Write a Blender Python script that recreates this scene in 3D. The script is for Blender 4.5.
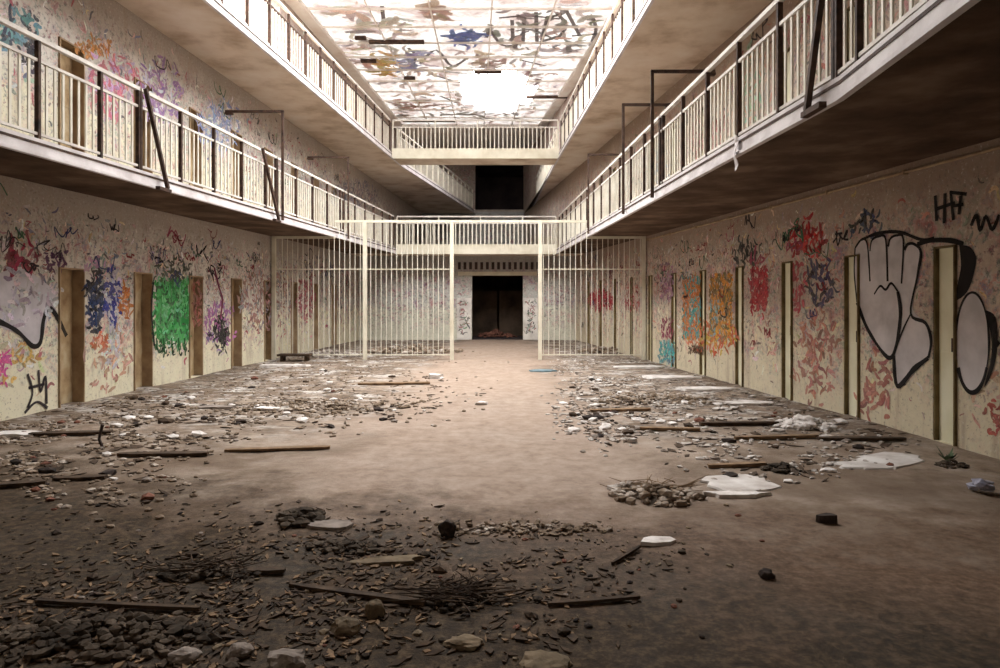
import bpy, bmesh, math, random
from mathutils import Vector, Matrix, noise
from mathutils.geometry import tessellate_polygon

for o in list(bpy.data.objects):
    bpy.data.objects.remove(o, do_unlink=True)
S = bpy.context.scene
COL = S.collection
R = random.Random(7)

# ------------------------------------------------------------------ camera, sky, exposure
CH = 1.5                       # camera height (m)
F = 700.0                      # focal length in px of the 1000x668 frame
VX, VY = 505.0, 298.0          # vanishing point of the hall axis
cam = bpy.data.cameras.new('camera')
cam.sensor_width = 36.0
cam.lens = F * 36.0 / 1000.0
cam.shift_x = -(VX - 500.0) / 1000.0
cam.shift_y = -(334.0 - VY) / 1000.0
cam.clip_start = 0.05
camo = bpy.data.objects.new('camera', cam)
COL.objects.link(camo)
camo.location = (0, 0, CH)
camo.rotation_euler = (math.radians(90), 0, 0)
S.camera = camo

SKY = 10.0                     # overcast daylight above the skylight
w = bpy.data.worlds.new('overcast_sky'); S.world = w
w.use_nodes = True
wn = w.node_tree.nodes['Background']
wn.inputs['Color'].default_value = (1.0, 0.985, 0.955, 1)
wn.inputs['Strength'].default_value = SKY

S.view_settings.view_transform = 'Standard'
S.view_settings.look = 'None'
S.view_settings.exposure = 0.32
S.view_settings.gamma = 1.0
S.view_settings.use_curve_mapping = False

def portal(x, y, z, sx, sy):
    l = bpy.data.lights.new('skylight_portal', 'AREA')
    l.shape = 'RECTANGLE'; l.size = sx; l.size_y = sy
    l.cycles.is_portal = True
    o = bpy.data.objects.new('skylight_portal', l); COL.objects.link(o)
    o.location = (x, y, z)
OPEN0, OPEN1, GLASS1, FAR = 9.6, 17.3, 31.0, 38.0
HOLE = (-1.75, 1.0, 23.4, 29.2)
portal(-1.0, (OPEN0 + OPEN1) / 2, 9.42, 9.6, OPEN1 - OPEN0)
portal((HOLE[0] + HOLE[1]) / 2, (HOLE[2] + HOLE[3]) / 2, 9.32, HOLE[1] - HOLE[0], HOLE[3] - HOLE[2])

# ------------------------------------------------------------------ hall plan
def XL(Y): return -6.634 + 0.056 * Y                 # wall beside the green graffiti
def XR(Y): return 5.375 - 0.114 * Y                  # wall with the silver letters
def EL(Y):                                           # gallery edges
    return -5.4645 + 0.075 * Y if Y <= 24.2 else -3.6495 + 0.145 * (Y - 24.2)
def ER(Y):
    if Y < 5.25: return 2.54 - 0.098 * (5.25 - Y)
    return 2.76 - 0.042 * Y if Y <= 24.2 else 1.7436 - 0.028 * (Y - 24.2)
Z1, Z2, ZC = 3.0, 6.1, 9.1                           # soffits and ceiling
TH = 0.15

# ------------------------------------------------------------------ materials
def nt(name):
    m = bpy.data.materials.new(name); m.use_nodes = True
    t = m.node_tree; b = t.nodes['Principled BSDF']; b.inputs['Specular IOR Level'].default_value = 0.12
    return m, t, b
def N(t, typ, **kw):
    n = t.nodes.new(typ)
    for k, v in kw.items():
        if k in n.inputs: n.inputs[k].default_value = v
        else: setattr(n, k, v)
    return n
def ramp(t, fac, stops, interp='LINEAR'):
    n = t.nodes.new('ShaderNodeValToRGB'); n.color_ramp.interpolation = interp
    e = n.color_ramp.elements
    while len(e) < len(stops): e.new(0.5)
    for k, (p, c) in enumerate(stops):
        e[k].position = p
        e[k].color = (c[0], c[1], c[2], 1) if not isinstance(c, (int, float)) else (c, c, c, 1)
    t.links.new(fac, n.inputs[0]); return n.outputs[0]
def noi(t, vec, scale, detail=6, rough=0.6, dist=0.0):
    n = N(t, 'ShaderNodeTexNoise'); n.inputs['Scale'].default_value = scale
    n.inputs['Detail'].default_value = detail; n.inputs['Roughness'].default_value = rough
    n.inputs['Distortion'].default_value = dist
    t.links.new(vec, n.inputs['Vector']); return n
def mix(t, fac, a, b, mode='MIX'):
    n = N(t, 'ShaderNodeMix', data_type='RGBA', blend_type=mode)
    def put(s, v):
        if hasattr(v, 'is_output'): t.links.new(v, s)
        elif isinstance(v, (int, float)): s.default_value = v
        else: s.default_value = (*v, 1)
    put(n.inputs[0], fac); put(n.inputs[6], a); put(n.inputs[7], b)
    return n.outputs[2]
def mathn(t, op, a, b=None, clamp=False):
    n = N(t, 'ShaderNodeMath', operation=op, use_clamp=clamp)
    for k, v in enumerate((a, b)):
        if v is None: continue
        if hasattr(v, 'is_output'): t.links.new(v, n.inputs[k])
        else: n.inputs[k].default_value = v
    return n.outputs[0]
def pos(t): return t.nodes.new('ShaderNodeNewGeometry').outputs['Position']
def mapv(t, v, sc):
    n = N(t, 'ShaderNodeMapping'); n.inputs['Scale'].default_value = sc
    t.links.new(v, n.inputs[0]); return n.outputs[0]
def bump(t, b, h, strength=0.4, dist=0.02):
    n = N(t, 'ShaderNodeBump'); n.inputs['Strength'].default_value = strength; n.inputs['Distance'].default_value = dist
    t.links.new(h, n.inputs['Height']); t.links.new(n.outputs[0], b.inputs['Normal'])

def simple(name, c1, c2, scale=6, rough=0.85, bm=0.3, metal=0.0, c3=None):
    m, t, b = nt(name)
    v = pos(t); n = noi(t, v, scale)
    st = [(0.32, c1), (0.62, c2)] if c3 is None else [(0.3, c1), (0.5, c2), (0.68, c3)]
    t.links.new(ramp(t, n.outputs[0], st), b.inputs['Base Color'])
    b.inputs['Roughness'].default_value = rough; b.inputs['Metallic'].default_value = metal
    if bm: bump(t, b, n.outputs[0], bm)
    return m

def wall_mat(name, hi, mid, dado, stain, seed, top):
    m, t, b = nt(name)
    v0 = pos(t)
    off = N(t, 'ShaderNodeVectorMath', operation='ADD'); off.inputs[1].default_value = (seed, seed * 2, 0)
    t.links.new(v0, off.inputs[0]); v = off.outputs[0]
    sep = N(t, 'ShaderNodeSeparateXYZ'); t.links.new(v, sep.inputs[0]); z = sep.outputs[2]
    big = noi(t, v, 0.8, 5); med = noi(t, v, 3.2, 8, 0.72); fine = noi(t, v, 13, 6, 0.75); spk = noi(t, v, 26, 3, 0.7)
    c = mix(t, ramp(t, big.outputs[0], [(0.38, 0), (0.62, 1)]), hi, mid)
    zz = mathn(t, 'MODULO', z, 3.1)
    zz = mathn(t, 'ADD', zz, mathn(t, 'MULTIPLY', mathn(t, 'SUBTRACT', med.outputs[0], 0.5), 1.0))
    zf = mathn(t, 'DIVIDE', zz, 3.1)
    c = mix(t, ramp(t, zf, [(0.33, 1), (0.45, 0)]), c, dado)          # cream dado paint on each storey
    c = mix(t, ramp(t, zf, [(0.66, 0), (0.88, 0.8)]), c, top)         # darker band over the doors: soffit shade put into the colour
    c = mix(t, ramp(t, mathn(t, 'DIVIDE', z, 10.0), [(0.615, 0), (0.625, 0.85)]), c, mix(t, ramp(t, big.outputs[0], [(0.4, 0), (0.6, 1)]), (0.30, 0.22, 0.19), (0.42, 0.35, 0.31)))   # top storey paint
    dr = noi(t, mapv(t, v, (2.6, 2.6, 0.4)), 1.7, 6, 0.68)
    c = mix(t, ramp(t, dr.outputs[0], [(0.52, 0), (0.72, 0.7)]), c, stain)
    # years of sprayed tags: soft coloured clouds and specks
    band = ramp(t, zf, [(0.10, 0.15), (0.30, 1), (0.74, 1), (0.90, 0.1)])
    hue = noi(t, v, 2.6, 4, 0.7)
    cols = ramp(t, hue.outputs[0], [(0.28, (0.10, 0.10, 0.13)), (0.36, (0.45, 0.10, 0.12)), (0.42, (0.62, 0.36, 0.38)),
                                    (0.47, (0.22, 0.30, 0.22)), (0.52, (0.66, 0.62, 0.60)), (0.56, (0.62, 0.30, 0.24)), (0.60, (0.22, 0.24, 0.36)),
                                    (0.66, (0.48, 0.14, 0.20)), (0.72, (0.10, 0.09, 0.10))])
    cl = ramp(t, med.outputs[0], [(0.44, 0), (0.60, 0.75)])
    c = mix(t, mathn(t, 'MULTIPLY', cl, band), c, cols)
    h2 = noi(t, v, 5.5, 3, 0.7)
    cols2 = ramp(t, h2.outputs[0], [(0.32, (0.06, 0.06, 0.07)), (0.40, (0.30, 0.08, 0.12)), (0.47, (0.16, 0.16, 0.18)), (0.54, (0.20, 0.28, 0.24)), (0.60, (0.55, 0.52, 0.52)), (0.68, (0.10, 0.08, 0.09))])
    sp = mathn(t, 'MULTIPLY', ramp(t, fine.outputs[0], [(0.53, 0), (0.60, 0.8)]), band)
    c = mix(t, sp, c, cols2)
    c = mix(t, ramp(t, spk.outputs[0], [(0.60, 0), (0.68, 0.55)]), c, (0.20, 0.15, 0.12))
    c = mix(t, ramp(t, spk.outputs[0], [(0.30, 0.6), (0.40, 0)]), c, (0.78, 0.74, 0.68))
    t.links.new(c, b.inputs['Base Color']); b.inputs['Roughness'].default_value = 0.85
    bump(t, b, fine.outputs[0], 0.25)
    return m

M = {}
M['wall_l'] = wall_mat('graffiti_plaster_pale', (0.74, 0.71, 0.66), (0.60, 0.57, 0.53), (0.82, 0.78, 0.60), (0.42, 0.34, 0.26), 3.1, (0.38, 0.32, 0.27))
M['wall_r'] = wall_mat('graffiti_plaster_ochre', (0.66, 0.55, 0.46), (0.50, 0.41, 0.34), (0.74, 0.67, 0.50), (0.36, 0.26, 0.19), 11.7, (0.30, 0.22, 0.17))
M['wall_e'] = wall_mat('graffiti_plaster_grey', (0.60, 0.59, 0.55), (0.46, 0.46, 0.44), (0.66, 0.65, 0.54), (0.30, 0.26, 0.22), 23.3, (0.36, 0.36, 0.36))
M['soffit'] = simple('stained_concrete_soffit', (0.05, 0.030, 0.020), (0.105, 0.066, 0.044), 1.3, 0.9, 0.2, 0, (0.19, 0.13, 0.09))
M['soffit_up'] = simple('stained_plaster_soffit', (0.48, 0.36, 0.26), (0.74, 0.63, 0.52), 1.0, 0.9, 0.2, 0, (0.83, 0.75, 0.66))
M['ceiling'] = simple('peeling_whitewash', (0.70, 0.62, 0.56), (0.82, 0.78, 0.74), 1.4, 0.9, 0.2, 0, (0.85, 0.82, 0.79))
M['dark'] = simple('unlit_dark', (0.035, 0.028, 0.03), (0.08, 0.06, 0.06), 1.0, 0.95, 0.2)  # near-black colour stands in for the shade of unlit interiors and slots
M['passage'] = simple('dark_brown_plaster', (0.05, 0.035, 0.025), (0.13, 0.09, 0.065), 1.5, 0.95, 0.2)  # dark brown, mottled at random
M['fascia'] = simple('white_painted_steel', (0.56, 0.52, 0.53), (0.80, 0.77, 0.79), 2.5, 0.55, 0.1)
M['rail'] = simple('white_rail_paint', (0.55, 0.50, 0.47), (0.80, 0.77, 0.72), 3.0, 0.5, 0.1)
M['bar'] = simple('cream_bar_paint', (0.62, 0.58, 0.48), (0.84, 0.81, 0.72), 3.0, 0.5, 0.1)
M['cream'] = simple('cream_frame_paint', (0.62, 0.57, 0.45), (0.80, 0.76, 0.64), 2.0, 0.6, 0.1)
M['rust'] = simple('rusty_dark_steel', (0.03, 0.022, 0.02), (0.10, 0.06, 0.045), 9, 0.7, 0.3)
M['door_l'] = simple('rusty_brown_door_paint', (0.24, 0.15, 0.08), (0.46, 0.34, 0.20), 2.5, 0.75, 0.2, 0, (0.60, 0.52, 0.36))
M['door_r'] = simple('pale_green_cream_door_paint', (0.72, 0.69, 0.48), (0.85, 0.83, 0.64), 2.0, 0.7, 0.2)
M['jamb_l'] = simple('brown_jamb_paint', (0.30, 0.20, 0.13), (0.48, 0.37, 0.24), 4, 0.75, 0.2)
M['jamb_r'] = simple('dark_jamb_paint', (0.09, 0.065, 0.03), (0.24, 0.18, 0.09), 4, 0.75, 0.2)
M['plaster'] = simple('broken_plaster', (0.50, 0.45, 0.42), (0.80, 0.76, 0.74), 8, 0.9, 0.5)
M['plaster_y'] = simple('yellowed_plaster', (0.10, 0.075, 0.05), (0.24, 0.185, 0.125), 8, 0.9, 0.5)
M['plaster_g'] = simple('grey_plaster', (0.17, 0.14, 0.12), (0.31, 0.265, 0.235), 9, 0.9, 0.5)
M['wood_d'] = simple('charred_wood', (0.03, 0.022, 0.018), (0.09, 0.06, 0.04), 9, 0.85, 0.5)
M['wood'] = simple('weathered_wood', (0.12, 0.075, 0.045), (0.27, 0.18, 0.11), 7, 0.85, 0.5)
M['stone_d'] = simple('black_clod', (0.02, 0.017, 0.015), (0.06, 0.045, 0.04), 12, 0.9, 0.6)
M['brick'] = simple('dark_red_brick', (0.10, 0.04, 0.03), (0.22, 0.10, 0.07), 14, 0.9, 0.5)
M['rubble'] = simple('mixed_rubble', (0.07, 0.05, 0.035), (0.24, 0.18, 0.13), 5, 0.95, 0.6, 0, (0.55, 0.49, 0.44))
M['rubble_d'] = simple('dark_rubble', (0.025, 0.02, 0.016), (0.06, 0.045, 0.033), 5, 0.95, 0.6, 0, (0.14, 0.11, 0.085))
M['rubble_p'] = simple('pale_rubble', (0.12, 0.09, 0.07), (0.42, 0.37, 0.33), 5, 0.95, 0.6, 0, (0.75, 0.71, 0.68))
M['dust'] = simple('white_plaster_dust', (0.42, 0.37, 0.34), (0.72, 0.69, 0.67), 3, 0.9, 0.3)
M['bag'] = simple('grey_plastic_bag', (0.20, 0.20, 0.26), (0.42, 0.42, 0.50), 8, 0.4, 0.3)
M['teal'] = simple('dull_teal_sheet', (0.08, 0.13, 0.15), (0.20, 0.27, 0.30), 5, 0.7, 0.2)
M['weed'] = simple('dull_green_leaf', (0.05, 0.09, 0.05), (0.14, 0.20, 0.12), 9, 0.7, 0.1)

def floor_mat():
    m, t, b = nt('dusty_concrete_floor')
    v = pos(t)
    sep = N(t, 'ShaderNodeSeparateXYZ'); t.links.new(v, sep.inputs[0]); X, Y = sep.outputs[0], sep.outputs[1]
    big = noi(t, v, 0.55, 6, 0.62, 0.4); med = noi(t, v, 2.4, 8, 0.7); fine = noi(t, v, 15, 8, 0.78); mid = noi(t, v, 6.5, 6, 0.7)
    cen = lambda n, k: mathn(t, 'MULTIPLY', mathn(t, 'SUBTRACT', n.outputs[0], 0.5), k)
    add = lambda a, b_: mathn(t, 'ADD', a, b_)
    base = ramp(t, med.outputs[0], [(0.32, (0.13, 0.092, 0.064)), (0.48, (0.27, 0.205, 0.155)), (0.64, (0.40, 0.33, 0.27))])
    ax = add(mathn(t, 'ABSOLUTE', add(X, 0.35)), cen(big, 2.6))
    pathm = ramp(t, mathn(t, 'DIVIDE', ax, 4.0), [(0.26, 1), (0.50, 0)])
    pc = ramp(t, mid.outputs[0], [(0.34, (0.27, 0.195, 0.150)), (0.62, (0.41, 0.318, 0.258))])
    c = mix(t, mathn(t, 'MULTIPLY', pathm, 0.8), base, pc)
    side = mathn(t, 'SUBTRACT', 1.0, pathm)
    st = ramp(t, big.outputs[0], [(0.40, 0.0), (0.60, 1.0)])
    c = mix(t, mathn(t, 'MULTIPLY', mathn(t, 'MULTIPLY', side, st), 0.7), c, (0.125, 0.085, 0.058))
    du = noi(t, mapv(t, v, (1.0, 1.7, 1)), 1.5, 8, 0.75)
    yfar = ramp(t, mathn(t, 'DIVIDE', Y, 20.0), [(0.33, 0), (0.5, 1)])
    dmask = mathn(t, 'MULTIPLY', mathn(t, 'MULTIPLY', ramp(t, du.outputs[0], [(0.51, 0), (0.58, 0.85)]), side), yfar)
    c = mix(t, dmask, c, (0.58, 0.55, 0.52))
    # litter specks along both sides
    lm = mathn(t, 'MULTIPLY', mathn(t, 'MULTIPLY', ramp(t, mid.outputs[0], [(0.50, 0), (0.56, 0.85)]), side), yfar)
    c = mix(t, lm, c, (0.085, 0.065, 0.052))
    # brown trodden dirt, then black soil; near-floor dimness put into both colours
    e = add(add(add(Y, cen(big, 4.5)), cen(med, 3.2)), mathn(t, 'MULTIPLY', X, 0.12))
    dirt = ramp(t, mathn(t, 'DIVIDE', e, 10.0), [(0.43, 1), (0.58, 0.0)])
    dirt_dim = ramp(t, fine.outputs[0], [(0.32, (0.046, 0.026, 0.015)), (0.5, (0.118, 0.070, 0.043)), (0.66, (0.205, 0.134, 0.090))])
    c = mix(t, mathn(t, 'MULTIPLY', dirt, 0.9), c, dirt_dim)
    e2 = add(e, mathn(t, 'MULTIPLY', X, 0.42))
    soil = ramp(t, mathn(t, 'DIVIDE', e2, 10.0), [(0.33, 1), (0.50, 0.0)])
    soil_dim = ramp(t, fine.outputs[0], [(0.34, (0.009, 0.006, 0.003)), (0.5, (0.038, 0.024, 0.012)), (0.66, (0.110, 0.074, 0.042))])
    c = mix(t, mathn(t, 'MULTIPLY', soil, 0.95), c, soil_dim)
    sp = ramp(t, fine.outputs[0], [(0.60, 0), (0.66, 0.7)])
    c = mix(t, mathn(t, 'MULTIPLY', sp, mathn(t, 'SUBTRACT', 1.0, mathn(t, 'MULTIPLY', pathm, 0.6))), c, (0.07, 0.052, 0.04))
    t.links.new(c, b.inputs['Base Color'])
    t.links.new(ramp(t, big.outputs[0], [(0.35, 0.5), (0.6, 0.85)]), b.inputs['Roughness'])
    bump(t, b, fine.outputs[0], 0.6, 0.03)
    return m
M['floor'] = floor_mat()

def pane_mat():
    m, t, b = nt('whitewashed_dirty_glass')
    v = pos(t)
    n = noi(t, v, 1.1, 8, 0.7, 0.6); f = noi(t, v, 5.0, 8, 0.75)
    c = ramp(t, n.outputs[0], [(0.36, (0.046, 0.037, 0.035)), (0.45, (0.062, 0.056, 0.055)), (0.52, (0.078, 0.077, 0.076)), (0.66, (0.086, 0.087, 0.087))])
    c = mix(t, ramp(t, f.outputs[0], [(0.55, 0), (0.64, 0.7)]), c, (0.040, 0.033, 0.033))
    c2 = mix(t, 1.0, c, (7.0, 7.0, 7.0), 'MULTIPLY')
    tr = N(t, 'ShaderNodeBsdfTranslucent'); t.links.new(c, tr.inputs[0])
    df = N(t, 'ShaderNodeBsdfDiffuse'); t.links.new(c2, df.inputs[0])
    ad = N(t, 'ShaderNodeAddShader'); t.links.new(tr.outputs[0], ad.inputs[0]); t.links.new(df.outputs[0], ad.inputs[1])
    t.links.new(ad.outputs[0], t.nodes['Material Output'].inputs[0])
    return m
M['pane'] = pane_mat()

SPRAY = {}
def spray(col, dens=0.8, scale=9.0, col2=None):
    key = (col, dens, scale, col2)
    if key in SPRAY: return SPRAY[key]
    m, t, b = nt('spray_paint')
    v = pos(t)
    n = noi(t, v, scale * 1.7, 9, 0.8)
    c2 = noi(t, v, scale * 0.45, 4, 0.6)
    b_ = col2 if col2 else tuple(x * 0.75 for x in col)
    if col2: c = ramp(t, c2.outputs[0], [(0.44, col), (0.52, b_)])
    else: c = ramp(t, c2.outputs[0], [(0.35, col), (0.65, b_)])
    t.links.new(c, b.inputs['Base Color']); b.inputs['Roughness'].default_value = 0.7
    a = 0.5 - (dens - 0.5) * 0.5
    al = ramp(t, n.outputs[0], [(max(0.02, a - 0.09), 0), (min(0.98, a + 0.06), 0.92)])
    t.links.new(al, b.inputs['Alpha'])
    SPRAY[key] = m
    return m

# ------------------------------------------------------------------ mesh helpers
class MB:
    def __init__(s): s.v = []; s.f = []
    def add(s, vs, fs):
        k = len(s.v); s.v += [tuple(p) for p in vs]; s.f += [tuple(i + k for i in f) for f in fs]
    def hexa(s, p):            # 8 corners: bottom 4 then top 4
        s.add(p, [(3, 2, 1, 0), (4, 5, 6, 7), (0, 1, 5, 4), (1, 2, 6, 5), (2, 3, 7, 6), (3, 0, 4, 7)])
    def box(s, x0, y0, z0, x1, y1, z1):
        s.hexa([(x0, y0, z0), (x1, y0, z0), (x1, y1, z0), (x0, y1, z0), (x0, y0, z1), (x1, y0, z1), (x1, y1, z1), (x0, y1, z1)])
    def prism(s, pts, z0, z1):
        n = len(pts)
        s.add([(x, y, z0) for x, y in pts] + [(x, y, z1) for x, y in pts],
              [tuple(range(n - 1, -1, -1)), tuple(range(n, 2 * n))] + [(i, (i + 1) % n, n + (i + 1) % n, n + i) for i in range(n)])
    def tube(s, a, b, r, n=6, r2=None):
        a, b = Vector(a), Vector(b); d = (b - a).normalized()
        u = d.orthogonal().normalized(); v = d.cross(u); r2 = r if r2 is None else r2
        k = [a + (u * math.cos(q) + v * math.sin(q)) * r for q in [2 * math.pi * i / n + math.pi / n for i in range(n)]]
        e = [b + (u * math.cos(q) + v * math.sin(q)) * r2 for q in [2 * math.pi * i / n + math.pi / n for i in range(n)]]
        s.add(k + e, [tuple(range(n - 1, -1, -1)), tuple(range(n, 2 * n))] + [(i, (i + 1) % n, n + (i + 1) % n, n + i) for i in range(n)])
    def bar(s, a, b, wd, ht):  # rectangular bar between points, width horizontal, height vertical
        a, b = Vector(a), Vector(b); d = (b - a).normalized()
        up = Vector((0, 0, 1)) if abs(d.z) < 0.9 else Vector((0, 1, 0))
        u = d.cross(up).normalized(); v = u.cross(d)
        q = [(-wd / 2, -ht / 2), (wd / 2, -ht / 2), (wd / 2, ht / 2), (-wd / 2, ht / 2)]
        s.add([a + u * x + v * y for x, y in q] + [b + u * x + v * y for x, y in q],
              [(3, 2, 1, 0), (4, 5, 6, 7), (0, 1, 5, 4), (1, 2, 6, 5), (2, 3, 7, 6), (3, 0, 4, 7)])
    def chunk(s, c, sx, sy, sz, rnd, rz=None):
        rz = rnd.uniform(0, 6.28) if rz is None else rz
        m = Matrix.Rotation(rz, 3, 'Z') @ Matrix.Rotation(rnd.uniform(-.25, .25), 3, 'X')
        vs = [Vector(p) for p in ICO_V]
        out = []
        for p in vs:
            q = p * rnd.uniform(0.72, 1.15)
            q = Vector((q.x * sx, q.y * sy, max(-0.55, q.z) * sz))
            out.append(Vector(c) + m @ q)
        s.add(out, ICO_F)
    def lump(s, c, sx, sy, sz, sd):
        out = []
        for p in LUMP_V:
            q = Vector(p) * (1 + .35 * noise.noise(Vector(p) * 1.3 + Vector((sd, 0, 0))) + .16 * noise.noise(Vector(p) * 3.5 + Vector((0, sd, 0))))
            out.append((c[0] + q.x * sx, c[1] + q.y * sy, c[2] + max(-.5, q.z) * sz))
        s.add(out, LUMP_F)
    def slab(s, c, L, Wd, H, rnd, rz, tilt=(0, 0), n=9):
        m = Matrix.Rotation(rz, 3, 'Z') @ Matrix.Rotation(tilt[0], 3, 'X') @ Matrix.Rotation(tilt[1], 3, 'Y')
        ring = []
        for i in range(n):
            q = 2 * math.pi * i / n + rnd.uniform(-.2, .2); r = rnd.uniform(0.55, 1.08)
            x = max(-1, min(1, 1.25 * math.cos(q) * r)) * L / 2; y = max(-1, min(1, 1.25 * math.sin(q) * r)) * Wd / 2
            ring.append((x, y))
        lo = [Vector(c) + m @ Vector((x, y, 0)) for x, y in ring]
        hi = [Vector(c) + m @ Vector((x * .96, y * .96, H * rnd.uniform(.8, 1.1))) for x, y in ring]
        s.add(lo + hi, [tuple(range(n - 1, -1, -1)), tuple(range(n, 2 * n))] + [(i, (i + 1) % n, n + (i + 1) % n, n + i) for i in range(n)])
    def build(s, name, mat, parent=None, loc=None):
        me = bpy.data.meshes.new(name)
        L = Vector(loc) if loc is not None else Vector((0, 0, 0))
        me.from_pydata([Vector(p) - L for p in s.v], [], s.f); me.materials.append(mat); me.update()
        o = bpy.data.objects.new(name, me); COL.objects.link(o)
        if parent is not None:
            o.parent = parent; o.location = L - parent_loc(parent)
        else: o.location = L
        return o
def parent_loc(p):
    l = Vector(p.location); q = p.parent
    while q is not None: l += q.location; q = q.parent
    return l
bm_ = bmesh.new(); bmesh.ops.create_icosphere(bm_, subdivisions=1, radius=1.0)
ICO_V = [tuple(v.co) for v in bm_.verts]; ICO_F = [tuple(v.index for v in f.verts) for f in bm_.faces]; bm_.free()
bm_ = bmesh.new(); bmesh.ops.create_icosphere(bm_, subdivisions=3, radius=1.0)
LUMP_V = [tuple(v.co) for v in bm_.verts]; LUMP_F = [tuple(v.index for v in f.verts) for f in bm_.faces]; bm_.free()

def tag(o, label, cat, group=None, kind=None):
    o['label'] = label; o['category'] = cat
    if group: o['group'] = group
    if kind: o['kind'] = kind
    return o
def struct(o): o['kind'] = 'structure'; return o
def empty(name, loc):
    o = bpy.data.objects.new(name, None); o.empty_display_size = 0.2; COL.objects.link(o); o.location = loc; return o
def copy_part(src, parent, wloc):
    c = src.copy(); COL.objects.link(c); c.parent = parent; c.location = Vector(wloc) - parent_loc(parent); return c
def fz(x, y):
    h = noise.noise(Vector((x * 0.9, y * 0.9, 3.3))) * 0.018 + noise.noise(Vector((x * 3.1, y * 3.1, 8.1))) * 0.010
    return h
def G(px, py):
    Y = CH * F / (py - VY); return ((px - VX) / F * Y, Y)

# ------------------------------------------------------------------ floor
mb = MB()
x0, x1, y0, y1, st = -7.2, 6.2, -2.2, 25.4, 0.12
nx = int((x1 - x0) / st); ny = int((y1 - y0) / st)
vs = [(x0 + i * st, y0 + j * st, fz(x0 + i * st, y0 + j * st)) for j in range(ny + 1) for i in range(nx + 1)]
fs = [(j * (nx + 1) + i, j * (nx + 1) + i + 1, (j + 1) * (nx + 1) + i + 1, (j + 1) * (nx + 1) + i) for j in range(ny) for i in range(nx)]
mb.add(vs, fs)
fl = struct(mb.build('floor', M['floor']))
for p in fl.data.polygons: p.use_smooth = True
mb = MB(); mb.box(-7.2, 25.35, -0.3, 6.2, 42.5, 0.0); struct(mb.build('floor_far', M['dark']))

# ------------------------------------------------------------------ side walls with cell doorways
DL = [8.08 + 1.755 * k for k in range(9)]
DR = [5.66 + 1.58 * k for k in range(12)]
def wall(side, name, mat, doors, dw, z_top):
    fx = XL if side < 0 else XR
    out = -0.3 if side < 0 else 0.3
    mb = MB()
    def piece(ya, yb, za, zb):
        a0, a1 = fx(ya), fx(yb)
        mb.hexa([(a0, ya, za), (a0 + out, ya, za), (a1 + out, yb, za), (a1, yb, za), (a0, ya, zb), (a0 + out, ya, zb), (a1 + out, yb, zb), (a1, yb, zb)])
    cur = -2.2
    for yc in doors:
        a, b = yc - dw / 2, yc + dw / 2
        piece(cur, a, -0.3, 9.4)
        piece(a, b, z_top, Z1 + TH); piece(a, b, Z1 + TH + z_top, 9.4); piece(a, b, -0.3, 0.0)
        cur = b
    piece(cur, FAR + 0.3, -0.3, 9.4)
    return struct(mb.build(name, mat))
DWL, DWR, HL, HR = 0.56, 0.34, 1.92, 2.04
wl = wall(-1, 'wall_left', M['wall_l'], DL, DWL, HL)
wr = wall(1, 'wall_right', M['wall_r'], DR, DWR, HR)

dn = 0
def doorway(side, yc, zb):
    global dn
    dn += 1
    fx, dw, zt = (XL, DWL, HL) if side < 0 else (XR, DWR, HR)
    s = -1 if side < 0 else 1                                    # outward
    dep = 0.16 if side < 0 else 0.035
    x = fx(yc); a, b = yc - dw / 2, yc + dw / 2
    root = struct(empty('door_%d' % dn, (x, yc, zb)))
    mp = MB()                                                     # door leaf, set back in the wall
    xa, xb = x + s * dep, x + s * 0.31
    mp.box(min(xa, xb), a, zb, max(xa, xb), b, zb + zt)
    for k in range(2):                                            # pressed panels
        za = zb + 0.14 + k * 0.92; xc = xa - s * 0.008
        mp.box(min(xa, xc), a + 0.07, za, max(xa, xc), b - 0.07, za + 0.8)
    mp.build('door_leaf', M['door_l'] if side < 0 else M['door_r'], root, (x, yc, zb))
    fr = MB()                                                     # steel lining: far, near and head jambs
    t = 0.02
    def lin(ya, yb, za, zc):
        fr.box(min(x - s * .012, xa), ya, za, max(x - s * .012, xa), yb, zc)
    lin(b - t, b, zb, zb + zt); lin(a, a + t, zb, zb + zt); lin(a + t, b - t, zb + zt - t, zb + zt)
    fr.build('door_frame', M['jamb_l'] if side < 0 else M['jamb_r'], root, (x, yc, zb))
    hd = MB(); xh = xa - s * 0.03
    hd.box(min(xa, xh), a + 0.04, zb + 0.95, max(xa, xh), a + 0.075, zb + 1.09)
    hd.build('door_bolt', M['rust'], root, (x, yc, zb))
for y in DL: doorway(-1, y, 0.0); doorway(-1, y, Z1 + TH)
for y in DR: doorway(1, y, 0.0); doorway(1, y, Z1 + TH)

# closing walls behind the camera and at the far end
mb = MB(); mb.box(-7.2, -2.5, -0.3, 6.2, -2.2, 9.4); struct(mb.build('wall_back', M['wall_r']))
mb = MB()
bx0, bx1, bz0, bz1 = -1.62, 1.38, 6.3, 8.75
mb.box(-6, FAR, -0.3, bx0, FAR + .3, 9.4); mb.box(bx1, FAR, -0.3, 4, FAR + .3, 9.4)
mb.box(bx0, FAR, -0.3, bx1, FAR + .3, bz0); mb.box(bx0, FAR, bz1, bx1, FAR + .3, 9.4)
struct(mb.build('wall_far', M['wall_e']))
mb = MB()                                                         # alcove behind the far opening, its shade put into the wall colour
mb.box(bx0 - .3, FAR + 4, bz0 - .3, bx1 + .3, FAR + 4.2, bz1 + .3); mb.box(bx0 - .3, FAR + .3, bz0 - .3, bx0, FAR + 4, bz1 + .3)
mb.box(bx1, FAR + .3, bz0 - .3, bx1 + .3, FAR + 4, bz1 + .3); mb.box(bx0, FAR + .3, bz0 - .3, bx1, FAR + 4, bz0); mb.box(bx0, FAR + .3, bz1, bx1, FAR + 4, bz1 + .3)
struct(mb.build('wall_dark_alcove', M['dark']))

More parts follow.
